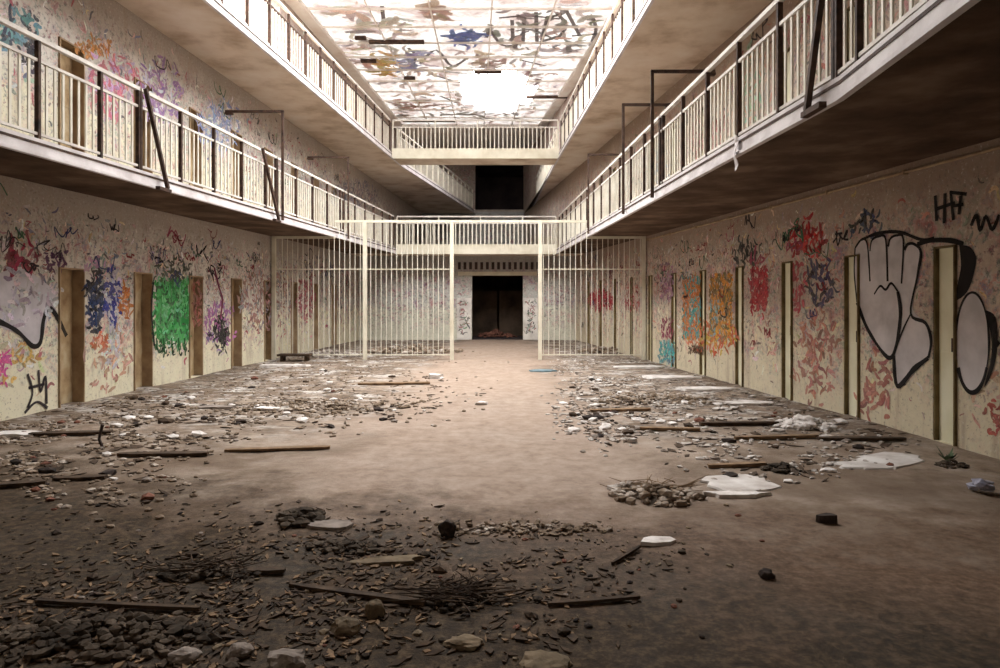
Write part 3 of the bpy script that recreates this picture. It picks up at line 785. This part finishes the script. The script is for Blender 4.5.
blob(-1, 93, 332, 108, 350, (.66, .20, .10), .75, 8, None, 'orange red spot')
blob(-1, 84, 330, 132, 392, (.70, .42, .32), .36, 12, None, 'salmon stain')
piece(-1, -6, 270, 58, 330, [(.60, .58, .62), (.46, .44, .48), (.70, .66, .70), (.34, .30, .36)], .5, 'lilac grey strokes', .0062)
hand2 = [(-8, 276), (20, 268), (44, 282), (56, 296), (48, 316), (40, 342), (30, 346), (18, 334), (-8, 320)]
paint_fill(-1, hand2, spray((.70, .67, .72), .85, 8), 'pale lilac throw-up letters with black outline', .004, sm=True)
paint_line(-1, [(-6, 320), (8, 326), (20, 334), (32, 346), (40, 342), (43, 320), (48, 308), (56, 316), (66, 336)], .085, BLK, 'black outline of the lilac letters')
blob(-1, 2, 238, 38, 276, (.34, .03, .08), .6, 10, (.22, .04, .06), 'maroon spray cloud')
blob(-1, 38, 250, 72, 272, (.14, .05, .14), .5, 12, None, 'purple tag')
blob(-1, -6, 346, 16, 384, (.70, .10, .34), .62, 9, (.75, .45, .15), 'magenta splash')
blob(-1, 16, 342, 40, 366, (.72, .45, .15), .5, 9, None, 'yellow orange splash')
for L in [[(27, 374), (32, 392), (27, 408)], [(38, 370), (40, 392), (45, 376), (46, 404)], [(24, 413), (36, 402), (47, 408)], [(28, 388), (44, 384)]]: paint_line(-1, L, .05, BLK2, 'black tag low on the wall')
blob(-1, 213, 316, 229, 352, (.02, .02, .02), .92, 9, None, 'black oval graffiti')
blob(-1, 206, 302, 236, 350, (.42, .16, .38), .55, 9, (.30, .20, .40), 'purple halo round the black oval', .0025)
paint_line(-1, [(214, 268), (218, 285), (222, 300), (220, 318)], .09, spray((.22, .05, .10), .8, 9), 'dark crimson stroke')
rect(-1, 191, 279, 201, 330, (.30, .10, .08), .6, 9, None, 'dark red smear', .03)
blob(-1, 238, 268, 292, 330, (.40, .22, .20), .42, 12, (.28, .26, .28), 'grey pink spray cloud')
blob(-1, 296, 276, 316, 322, (.55, .18, .22), .55, 10, None, 'pink graffiti')
# second storey of the same wall, behind the railing
blob(-1, -10, 8, 40, 52, (.16, .34, .38), .65, 8, (.06, .08, .12), 'teal graffiti upstairs')
blob(-1, 22, 28, 38, 74, (.05, .05, .07), .8, 8, None, 'black smear upstairs')
blob(-1, 74, 38, 112, 58, (.60, .26, .08), .62, 9, None, 'orange graffiti upstairs')
blob(-1, 88, 54, 142, 118, (.60, .20, .26), .62, 7, (.55, .40, .60), 'pink and lilac graffiti upstairs')
blob(-1, 136, 56, 182, 130, (.36, .22, .42), .55, 9, (.66, .66, .72), 'purple and white graffiti upstairs')
blob(-1, 196, 100, 242, 152, (.30, .36, .60), .6, 8, (.72, .74, .78), 'blue and white graffiti upstairs')
blob(-1, 330, 180, 380, 214, (.30, .28, .34), .5, 9, None, 'grey tag upstairs')
blob(1, 738, 48, 764, 130, (.34, .52, .38), .6, 9, (.52, .34, .24), 'green graffiti upstairs')
blob(1, 690, 108, 722, 176, (.56, .30, .28), .5, 9, None, 'pink stain upstairs')
blob(1, 652, 150, 670, 190, (.28, .36, .55), .5, 9, None, 'blue graffiti upstairs')
# quick tags scrawled along both walls
def scrawl(side, Y, z, sz, mat, wd):
    n = R.randint(7, 13); a = R.uniform(0, 6.28); p = []
    for k in range(n):
        a += R.uniform(.7, 2.6) * (1 if R.random() < .7 else -1); r = sz * R.uniform(.15, .5)
        p.append((Y + sz * 1.5 * (k / n - .5) + r * math.cos(a) * .7, z + r * math.sin(a)))
    ribbon(side, smooth(p, 4), wd, mat, .0075)
tagc = [BLK2, BLK2, spray((.30, .05, .06), .75, 14), spray((.08, .09, .22), .75, 14), spray((.45, .12, .18), .7, 14), spray((.10, .20, .12), .7, 14), spray((.62, .60, .60), .8, 14)]
for side, ys_, doors in ((-1, (7.6, 24), DL), (1, (5.4, 24), DR)):
    k = 0
    while k < 95:
        Y = R.uniform(*ys_); z = R.choice([R.uniform(1.3, 2.6), R.uniform(.6, 2.4), R.uniform(2.0, 2.8)])
        if R.random() < .25: z += 3.0
        sz = R.uniform(.12, .42)
        zz = z if z < 3 else z - 3.15
        if zz < 2.15 and any(abs(Y - d) < .32 + sz for d in doors) : 
            sz = min(sz, .2)
            if any(abs(Y - d) < .32 + sz for d in doors): continue
        if side > 0 and Y < 8.8 and z < 2.9: k += 1; continue
        scrawl(side, Y, z, sz, R.choice(tagc), R.uniform(.015, .04)); k += 1
# end wall tags and paint on the skylight
def ceil_paint(pix, wd, mat):
    p = [CP(*q, z=ZC + .09)[:2] for q in pix]; p = smooth(p, 4); m = MB(); vs = []
    for i, (a, b) in enumerate(p):
        i0, i1 = max(0, i - 1), min(len(p) - 1, i + 1); dx, dy = p[i1][0] - p[i0][0], p[i1][1] - p[i0][1]; l = math.hypot(dx, dy) or 1
        vs += [(a - dy / l * wd / 2, b + dx / l * wd / 2, ZC + .09), (a + dy / l * wd / 2, b - dx / l * wd / 2, ZC + .09)]
    m.add(vs, [(2 * i, 2 * i + 1, 2 * i + 3, 2 * i + 2) for i in range(len(p) - 1)])
    m.build('graffiti', mat, sky, sky.location)
GRY = spray((.16, .13, .13), .8, 6)
for L in [[(486, 38), (490, 30), (497, 40), (506, 46), (530, 42)], [(499, 18), (528, 16), (560, 19)], [(512, 20), (513, 40)], [(524, 18), (523, 42)], [(536, 12), (537, 42)], [(548, 16), (542, 40), (552, 38)],
          [(556, 12), (566, 26), (556, 40)], [(566, 10), (580, 36)], [(504, 9), (528, 8)], [(572, 36), (598, 34)], [(420, 64), (436, 50), (452, 66), (470, 56)], [(430, 74), (470, 84), (480, 70)],
          [(408, 48), (416, 56), (410, 68)], [(382, 6), (384, 24)], [(592, 16), (596, 30), (590, 46)], [(440, 96), (460, 104)], [(520, 60), (546, 66)]]:
    ceil_paint(L, .11, GRY)
def ceil_piece(x0, y0, x1, y1, pal, n, lo, hi, label=None):
    it = []
    for k in range(n):
        q = R.uniform(0, 6.28); r = R.random() ** .6
        P = CP((x0 + x1) / 2 + r * math.cos(q) * (x1 - x0) / 2, (y0 + y1) / 2 + r * math.sin(q) * (y1 - y0) / 2)
        if not (SL(P[1]) + .3 < P[0] < SR(P[1]) - .3) or not OPEN1 + .4 < P[1] < GLASS1 - .4: continue
        if ((P[0] + .35) / 1.35) ** 2 + ((P[1] - 26.2) / 2.9) ** 2 < 1: continue
        L = R.uniform(lo, hi); it.append(((P[0], P[1]), L, L * R.uniform(.12, .35), vary(R.choice(pal)), R.uniform(.012, .016)))
    strokes(it, lambda u, v, r: (u, v, ZC + .1 - r), 'graffiti', sky, label)
def ceil_blob(x0, y0, x1, y1, col, dens=.7): ceil_piece(x0, y0, x1, y1, [col], int(34 * dens + 4), .35, .9)
PKG = [(.66, .52, .50), (.74, .62, .58), (.48, .44, .44), (.58, .56, .58), (.76, .70, .62)]
ceil_piece(300, 0, 420, 130, PKG, 190, .25, 1.0, 'pinkish grey grime'); ceil_piece(400, 40, 600, 125, PKG, 150, .2, .8, 'grey grime')
ceil_piece(540, 0, 640, 120, PKG + [(.60, .40, .34)], 110, .25, .9, 'pink grime'); ceil_piece(490, 5, 605, 55, [(.20, .18, .19), (.34, .32, .33), (.26, .28, .26)], 60, .2, .7, 'grey scribbles')
ceil_piece(380, 96, 600, 128, [(.46, .36, .31), (.62, .50, .42), (.40, .38, .38)], 110, .3, .9, 'brown grime')
ceil_blob(454, 30, 482, 44, (.12, .18, .48), .85); ceil_blob(376, 56, 394, 74, (.62, .46, .16), .75); ceil_blob(404, 50, 416, 70, (.34, .36, .60), .6)
ceil_blob(390, 92, 424, 118, (.46, .28, .22), .6); ceil_blob(512, 72, 540, 84, (.30, .24, .24), .6); ceil_blob(470, 54, 504, 68, (.46, .36, .32), .5); ceil_blob(556, 64, 590, 110, (.55, .42, .32), .5)
ceil_blob(428, 4, 446, 18, (.62, .44, .38), .5)

# ------------------------------------------------------------------ debris on the floor
def put(px, py, lift=0.0):
    x, y = G(px, py); return Vector((x, y, fz(x, y) + lift))
def pxw(py, n): return n * CH / (py - VY)           # width in metres of n pixels at a ground row
def slab_at(name, px, py, wpx, dep, h, mat, label, cat, rz=0., tilt=(0, 0), group=None, n=17):
    c = put(px, py); m = MB(); rn = random.Random(int(px * 7 + py))
    m.slab(c, pxw(py, wpx), dep * .8, h * .7, rn, rz, tilt, n)
    return tag(m.build(name, M[mat], None, c), label, cat, group)
def plank_at(px0, py0, px1, py1, wd, th, mat, label, lift=0.01, group='loose planks', name='plank'):
    a, b = put(px0, py0), put(px1, py1); a.z += th / 2 + lift * .5; b.z += th / 2 + lift
    d = (b - a); L = d.length; m = MB()
    u = d.normalized(); v = Vector((-u.y, u.x, 0)).normalized(); n = 6; rn = random.Random(int(px0 * 3 + py0)); W = u.cross(v) * -1
    ring = []
    for k in range(n + 1):
        p = a + u * (L * k / n); q = wd / 2 * rn.uniform(.8, 1.05) * (.6 if k in (0, n) else 1)
        ring.append([p - v * q - W * th / 2, p + v * q - W * th / 2, p + v * q + W * th / 2, p - v * q + W * th / 2])
    vs = [p for r in ring for p in r]; fsx = [(3, 2, 1, 0), tuple(4 * n + i for i in range(4))]
    for k in range(n):
        for i in range(4): fsx.append((4 * k + i, 4 * k + (i + 1) % 4, 4 * k + 4 + (i + 1) % 4, 4 * k + 4 + i))
    m.add(vs, fsx)
    return tag(m.build(name, M[mat], None, (a + b) / 2), label, 'plank' if name == 'plank' else name, group)
def heap_at(px, py, wpx, dep, h, n, mat, label, sz=(.02, .07), name='rubble_heap', cat='rubble'):
    c = put(px, py); Wd = pxw(py, wpx); m = MB(); rn = random.Random(int(px * 5 + py))
    for k in range(n):
        q = rn.uniform(0, 6.28); r = rn.random() ** .6
        x, y = c.x + r * math.cos(q) * Wd / 2, c.y + r * math.sin(q) * dep / 2
        if not (XL(y) + .15 < x < XR(y) - .15): continue
        s = rn.uniform(*sz) * .75; z = fz(x, y) + .8 * h * (1 - r) * rn.uniform(.2, 1) + s * .3
        m.chunk((x, y, z), s * rn.uniform(.8, 1.8), s, s * rn.uniform(.4, .9), rn)
    return tag(m.build(name, M[mat], None, c), label, cat, None, 'stuff')
def stone_at(px, py, wpx, hpx, mat, label, dep=1., name='rubble_stone', cat='stone', seed=0, group=None):
    c = put(px, py); s = pxw(py, wpx) / 2; h = pxw(py, hpx) / 1.7; m = MB(); sd = seed or int(px + py)
    m.lump((c.x, c.y, c.z + h * .45), s, s * dep, h, sd)
    return tag(m.build(name, M[mat], None, c), label, cat, group)

slab_at('plaster_slab', 742, 484, 78, .62, .02, 'dust', 'flat pale plaster slab beside the splintered rubble heap', 'plaster slab', .15, group='pale plaster slabs')
slab_at('plaster_slab', 738, 496, 70, .16, .05, 'plaster', 'white strip of plaster at the front edge of the pale slab', 'plaster slab', .02, group='pale plaster slabs')
slab_at('plaster_slab', 880, 462, 118, .55, .016, 'dust', 'long white dusty plaster sheet pointing at the tall doorway beside the silver letters', 'plaster slab', .5, group='pale plaster slabs', n=21)
heap_at(806, 427, 56, .5, .16, 110, 'plaster', 'white crumbled plaster heap by the wall past the silver letters', (.03, .09))
slab_at('plaster_slab', 746, 404, 52, .45, .05, 'plaster', 'white plaster sheet beside the doorway with dark red block', 'plaster slab', .05, group='pale plaster slabs')
slab_at('plaster_slab', 706, 390, 62, .5, .05, 'plaster', 'white plaster sheet in front of the orange painted panel', 'plaster slab', .0, group='pale plaster slabs')
slab_at('plaster_slab', 672, 378, 60, .6, .05, 'plaster', 'white plaster sheet in front of the teal block', 'plaster slab', .0, group='pale plaster slabs')
slab_at('plaster_slab', 640, 368, 54, .6, .05, 'dust', 'dusty plaster sheet by the foot of the far bars on the silver letters side', 'plaster slab', .0, group='pale plaster slabs')
slab_at('plaster_slab', 284, 366, 52, .5, .06, 'plaster', 'white plaster sheet in front of the low bench', 'plaster slab', .0, group='pale plaster slabs')
slab_at('plaster_slab', 658, 542, 42,   .17, .03, 'plaster', 'small flat off-white board lying alone on the dark floor', 'board', .1, (0, .05), n=7)
slab_at('plaster_slab', 330, 528, 46, .2, .03, 'plaster_g', 'pale broken plaster piece beside the dark box heap', 'plaster slab', -.2, group='pale plaster slabs')
slab_at('plaster_slab', 386, 562, 74, .13, .03, 'plaster_y', 'long yellowish plaster strip on the dark soil', 'plaster slab', .15, group='pale plaster slabs')
slab_at('plaster_slab', 436, 379, 15, .3, .12, 'plaster', 'small bright white lump at the edge of the swept path', 'plaster slab', 0, group='pale plaster slabs', n=6)
slab_at('plaster_slab', 268, 410, 30, .25, .05, 'plaster', 'white flake with dark bits on the brown floor facing the black oval graffiti', 'plaster slab', 0, group='pale plaster slabs')
slab_at('plaster_slab', 215, 408, 40, .3, .04, 'plaster_g', 'grey flake near the foot of the green graffiti wall', 'plaster slab', .1, group='pale plaster slabs')
slab_at('plaster_slab', 12, 436, 70, .35, .05, 'dust', 'pale plaster drift at the foot of the lilac letters', 'plaster slab', .1, group='pale plaster slabs')
slab_at('teal_sheet', 543, 371, 28, .45, .04, 'teal', 'dark bluish sheet lying on the swept path beside the gap post', 'sheet', .1)

heap_at(656, 497, 88, .55, .13, 170, 'rubble', 'splintered brown rubble heap beside the flat pale plaster slab', (.02, .06))
heap_at(628, 490, 40, .3, .08, 60, 'rubble_p', 'pale plaster crumbs at the end of the splintered heap', (.015, .045))
heap_at(782, 471, 36, .25, .08, 50, 'rubble_d', 'small dark heap of splinters at the end of a plank', (.02, .05))
heap_at(300, 521, 46, .3, .1, 70, 'rubble_d', 'dark boxy rubble heap beside a pale broken plaster piece', (.02, .06))
heap_at(345, 550, 80, .22, .05, 80, 'rubble_d', 'low dark scatter behind the yellowish plaster strip', (.015, .04))
heap_at(520, 528, 190, .3, .03, 180, 'rubble', 'thin line of rubble along the front edge of the swept floor', (.01, .035))
heap_at(412, 352, 100, 1.3, .25, 260, 'rubble', 'rubble mound at the foot of the bars on the green graffiti side', (.04, .13))
heap_at(330, 356, 70, 1.0, .16, 140, 'rubble_p', 'pale rubble mound beside the low bench', (.04, .11))
heap_at(606, 352, 56, 1.0, .22, 150, 'rubble', 'rubble mound at the foot of the bars on the silver letters side', (.04, .12))
heap_at(496, 337, 40, 1.2, .3, 90, 'brick', 'dark reddish rubble heap inside the dark doorway', (.06, .16))
heap_at(330, 408, 180, 1.2, .05, 240, 'rubble', 'wide brown scatter on the floor facing the low bench', (.02, .06))
heap_at(650, 400, 120, 1.4, .05, 240, 'rubble', 'wide grey brown scatter on the floor facing the teal block', (.02, .06))
heap_at(455, 600, 92, .28, .05, 60, 'rubble_d', 'black clods under the twig tangle', (.012, .035))
heap_at(90, 640, 260, .42, .06, 260, 'rubble_d', 'wide black drift of soil and rubble nearest the camera', (.015, .045))
heap_at(210, 578, 120, .2, .05, 90, 'rubble_d', 'dark scatter around the short plank', (.012, .035))
heap_at(952, 466, 30, .2, .07, 40, 'rubble_d', 'dark crumbs by the foot of the silver oval', (.015, .04))

def twigs(px, py, wpx, dep, n, mat, label):
    c = put(px, py); Wd = pxw(py, wpx); m = MB(); rn = random.Random(int(px))
    for k in range(n):
        x, y = c.x + rn.uniform(-.5, .5) * Wd * .8, c.y + rn.uniform(-.5, .5) * dep * .8; q = rn.uniform(0, 6.28); L = rn.uniform(.08, .3)
        z = fz(x, y) + rn.uniform(.01, .05)
        m.tube((x, y, z), (x + L * math.cos(q), y + L * .6 * math.sin(q), z + rn.uniform(0, .06)), rn.uniform(.003, .008), 5, .002)
    return tag(m.build('twig_tangle', M[mat], None, c), label, 'twigs', None, 'stuff')
twigs(462, 598, 86, .24, 90, 'wood_d', 'black tangle of twigs and wire on the dark soil')
twigs(655, 490, 80, .3, 50, 'wood', 'splinters sticking out of the brown rubble heap')
twigs(210, 575, 70, .2, 40, 'wood_d', 'thin dark twigs around the short plank')

plank_at(30, 437, 112, 435, .12, .03, 'wood_d', 'dark plank lying along the foot of the wall with green graffiti')
plank_at(118, 457, 208, 456, .10, .03, 'wood_d', 'dark branch-like plank beside the standing black stick')
plank_at(-10, 487, 46, 484, .09, .03, 'wood_d', 'dark plank end cut off by the picture edge')
plank_at(54, 479, 106, 479, .09, .02, 'wood_d', 'dark thin plank behind the cut-off plank end')
plank_at(200, 574, 285, 575, .06, .02, 'wood_d', 'short dark plank among twigs on the dark soil')
plank_at(290, 588, 425, 607, .04, .02, 'wood_d', 'long thin black lath running into the twig tangle')
plank_at(36, 606, 200, 614, .03, .018, 'wood_d', 'long dark lath in front of the black drift')
plank_at(225, 452, 330, 449, .1, .02, 'wood', 'brown plank lying flat on the floor facing the green graffiti')
plank_at(700, 426, 778, 425, .10, .04, 'wood_d', 'dark plank in front of the white crumbled heap')
plank_at(735, 440, 818, 439, .08, .03, 'wood', 'brown plank just in front of the dark plank by the crumbled heap')
plank_at(818, 441, 905, 441, .10, .03, 'wood_d', 'dark plank at the foot of the silver letters')
plank_at(708, 468, 766, 467, .07, .03, 'wood', 'brown plank leading to the small heap of splinters')
plank_at(612, 564, 640, 548, .02, .015, 'wood_d', 'thin dark stick leaning on the off-white board')
plank_at(548, 606, 640, 600, .03, .015, 'wood_d', 'thin dark lath lying past the twig tangle')
plank_at(358, 385, 430, 384, .18, .03, 'wood', 'brown plank in front of the barred partition')
plank_at(590, 412, 650, 411, .12, .03, 'wood', 'brown plank at the edge of the swept path facing the teal block')
plank_at(640, 430, 700, 432, .1, .03, 'wood', 'brown plank farther out on the floor facing the orange panel')

# low bench, standing stick, brick, stones, bag, weed
bx, by = G(295, 361)
root = tag(empty('bench', (bx, by, fz(bx, by))), 'low dark bench at the foot of the wall by the pink graffiti', 'bench')
hw = pxw(361, 16)
m = MB(); m.box(bx - hw, by - .16, .12, bx + hw, by + .16, .17); m.build('seat', M['wood_d'], root, root.location)
for s in (-1, 1):
    m = MB(); m.box(bx + s * hw * .75 - .03, by - .12, -.01, bx + s * hw * .75 + .03, by + .12, .12); m.build('leg', M['wood_d'], root, root.location)
sx, sy = G(101, 450); m = MB()
m.tube((sx + .02, sy, fz(sx, sy)), (sx - .02, sy, .11), .014, 6); m.tube((sx - .02, sy, .11), (sx + .015, sy, .25), .012, 6, .016)
tag(m.build('stick', M['stone_d'], None, (sx, sy, 0)), 'short black stick standing on the floor facing the green graffiti', 'stick')
c = put(827, 523); m = MB(); m.slab(c, pxw(523, 20), .07, .055, random.Random(4), .1, (0, 0), 8)
tag(m.build('brick', M['stone_d'], None, c), 'small dark brick alone on the bare floor below the silver letters', 'brick')
stone_at(766, 577, 16, 9, 'stone_d', 'small black stone alone on the bare near floor', .8)
stone_at(447, 536, 17, 18, 'stone_d', 'black pyramid-shaped lump at the edge of the swept floor', .9)
stone_at(375, 616, 20, 17, 'plaster_y', 'pale rounded stone beside the long thin lath', .9)
stone_at(346, 632, 30, 15, 'plaster_y', 'yellowish broken stone in front of the pale rounded stone', .8)
stone_at(287, 668, 38, 20, 'plaster_g', 'grey stone at the very front of the dark soil', .9)
stone_at(545, 668, 50, 13, 'plaster_y', 'flat brownish stone at the front centre of the floor', .8)
stone_at(184, 660, 30, 12, 'plaster_g', 'flat grey stone half sunk in the black drift', .8)
stone_at(240, 655, 26, 12, 'plaster_g', 'small grey stone between the black drift and the front stone', .8)
stone_at(465, 645, 36, 9, 'plaster_y', 'brown stone in front of the twig tangle', .7)
c = put(985, 492); m = MB(); rn = random.Random(5)
for k in range(7): m.chunk((c.x + rn.uniform(-.08, .08), c.y + rn.uniform(-.05, .05), c.z + .03 + rn.uniform(0, .05)), .07, .05, .04, rn)
tag(m.build('plastic_bag', M['bag'], None, c), 'crumpled bluish grey plastic bag by the wall below the silver oval', 'bag')
c = put(948, 462); m = MB(); rn = random.Random(6)
for k in range(26):
    q = rn.uniform(0, 6.28); L = rn.uniform(.05, .14); a = Vector((c.x, c.y, c.z)); b = a + Vector((L * math.cos(q) * .8, L * math.sin(q) * .8, L * rn.uniform(.6, 1.2)))
    u = Vector((-math.sin(q), math.cos(q), 0)) * .014; mid = (a + b) / 2
    m.add([a, mid + u, b, mid - u], [(0, 1, 2, 3)])
tag(m.build('weed', M['weed'], None, c), 'dull green weed at the foot of the wall between doorway and oval', 'weed')

# rag caught on the gallery edge, pipe under the soffit
ry = 7.25; rx = ER(ry) - .075; m = MB(); nv = 7
for k in range(nv + 1):
    z = Z1 + .17 - .34 * k / nv; wv = .05 * math.sin(k * 1.3) * .4; hw = .055 - .003 * k
    m.v += [(rx + wv, ry - hw, z), (rx + wv * .5 + .006, ry + hw, z - .01)]
m.f += [(2 * k, 2 * k + 1, 2 * k + 3, 2 * k + 2) for k in range(nv)]
o = tag(m.build('rag', M['fascia'], None, (rx, ry, Z1)), 'small white rag hanging over the lower gallery edge on the silver letters side', 'rag')
sm_ = o.modifiers.new('thickness', 'SOLIDIFY'); sm_.thickness = .006
m = MB(); m.tube((XR(4.5) - .03, 4.5, 2.9), (XR(16.9) - .03, 16.9, 2.9), .016, 8)
for k in range(9):
    y = 4.8 + 1.5 * k; m.box(XR(y) - .055, y - .015, 2.875, XR(y) + .001, y + .015, 2.925)
tag(m.build('pipe', M['jamb_l'], None, (XR(10) - .03, 10, 2.9)), 'thin brown pipe running along the wall under the soffit above the silver letters', 'pipe')

# loose pieces, one object each
def inside(rn, x0, y0, x1, y1):                     # soft-edged patch of floor
    while True:
        q = rn.uniform(0, 6.28); r = math.sqrt(rn.random()) * (1 + abs(rn.gauss(0, .22)))
        px, py = (x0 + x1) / 2 + math.cos(q) * r * (x1 - x0) * .54, (y0 + y1) / 2 + math.sin(q) * r * (y1 - y0) * .54
        if 345 < py < 690 and noise.noise(Vector((px * .02, py * .05, 5))) > -.28: return px, py
def scatter(name, n, regions, mats, smin, smax, label, cat, group, flat=.6, seed=1):
    rn = random.Random(seed); protos = []
    for k in range(n):
        x0, y0, x1, y1 = rn.choice(regions); px, py = inside(rn, x0, y0, x1, y1); c = put(px, py)
        if not (XL(c.y) + .15 < c.x < XR(c.y) - .15): continue
        if len(protos) < 10:
            m = MB(); s = rn.uniform(smin, smax)
            m.chunk((0, 0, s * flat * .4), s * rn.uniform(.8, 1.6), s, s * flat, rn)
            o = m.build(name, M[mats[len(protos) % len(mats)]]); protos.append(o)
        else:
            o = rn.choice(protos).copy(); COL.objects.link(o); o.rotation_euler.z = rn.uniform(0, 6.28)
            q = rn.uniform(.7, 1.35); o.scale = (q, q, q)
        o.location = c
        tag(o, label, cat, group)
NEAR = [(10, 560, 560, 668), (200, 530, 640, 600), (0, 500, 300, 600)]
MIDL = [(20, 420, 190, 500), (200, 370, 450, 425), (90, 400, 250, 440)]
MIDR = [(580, 360, 720, 430), (690, 400, 880, 470), (560, 380, 640, 440)]
scatter('plaster_chunk', 110, MIDL + MIDR + MIDR, ['plaster', 'plaster_g', 'plaster'], .03, .075, 'small pale plaster chunk lying loose on the brown floor beside the swept path', 'plaster chunk', 'loose plaster chunks', .45, 21)
scatter('dirt_clod', 90, MIDL + MIDR, ['stone_d', 'wood_d', 'brick'], .025, .06, 'small dark clod lying loose on the brown floor beside the swept path', 'clod', 'loose dark clods', .6, 22)
scatter('soil_lump', 120, NEAR, ['stone_d', 'rubble_d', 'wood_d'], .012, .032, 'small black lump lying loose on the dark near soil', 'lump', 'loose black lumps', .6, 23)
scatter('stone_chip', 60, NEAR + [(560, 500, 760, 600)], ['plaster_y', 'brick', 'plaster_g'], .01, .022, 'tiny brownish chip lying loose on the near floor', 'chip', 'loose stone chips', .5, 24)

# leaf litter, splinters and flakes trodden into the soil
def litter(n, regions, mat, label, seed, lo=.01, hi=.05):
    rn = random.Random(seed); m = MB()
    for k in range(n):
        x0, y0, x1, y1 = rn.choice(regions); px, py = inside(rn, x0, y0, x1, y1); c = put(px, py)
        if not (XL(c.y) + .1 < c.x < XR(c.y) - .1): continue
        q = rn.uniform(0, 3.14); L = rn.uniform(lo, hi); wd = L * rn.uniform(.12, .6); u = Vector((math.cos(q), math.sin(q), rn.uniform(-.15, .25))); v = Vector((-math.sin(q), math.cos(q), rn.uniform(-.3, .3)))
        c.z += .006; t = Vector((0, 0, .003)); r = [c - u * L - v * wd * .4, c - v * wd, c + u * L, c + v * wd]
        m.hexa([p - t for p in r] + [p + t for p in r])
    tag(m.build('leaf_litter', M[mat]), label, 'litter', None, 'stuff')
FRONT = [(0, 540, 560, 668), (150, 525, 560, 620), (0, 590, 330, 668)]
litter(1100, FRONT, 'wood_d', 'black leaf litter and splinters over the near soil', 41)
litter(700, FRONT, 'wood', 'brown leaf litter and splinters over the near soil', 42, .008, .032)
litter(260, FRONT + [(330, 520, 660, 570)], 'plaster_y', 'pale flakes in the near soil', 43, .006, .022)
litter(700, MIDL + MIDR, 'wood_d', 'dark splinters among the rubble on both sides of the swept path', 44, .02, .10)

# fine grit nobody could count
def grit(n, regions, mat, smin, smax, label, seed):
    rn = random.Random(seed); m = MB()
    for k in range(n):
        x0, y0, x1, y1 = rn.choice(regions); px, py = inside(rn, x0, y0, x1, y1); c = put(px, py)
        if not (XL(c.y) + .05 < c.x < XR(c.y) - .05): continue
        s = rn.uniform(smin, smax); m.chunk((c.x, c.y, c.z + s * .2), s * rn.uniform(.8, 1.8), s, s * .6, rn)
    tag(m.build('grit', M[mat]), label, 'grit', None, 'stuff')
grit(900, NEAR, 'rubble_d', .004, .013, 'fine black grit over the near floor', 31)
grit(1800, MIDL + [(0, 420, 60, 470), (250, 350, 450, 380), (220, 375, 440, 415)], 'rubble', .01, .035, 'fine brown grit along the green graffiti side', 32)
grit(1700, MIDR + [(560, 350, 660, 380)], 'rubble_p', .01, .035, 'fine pale grit along the silver letters side', 33)
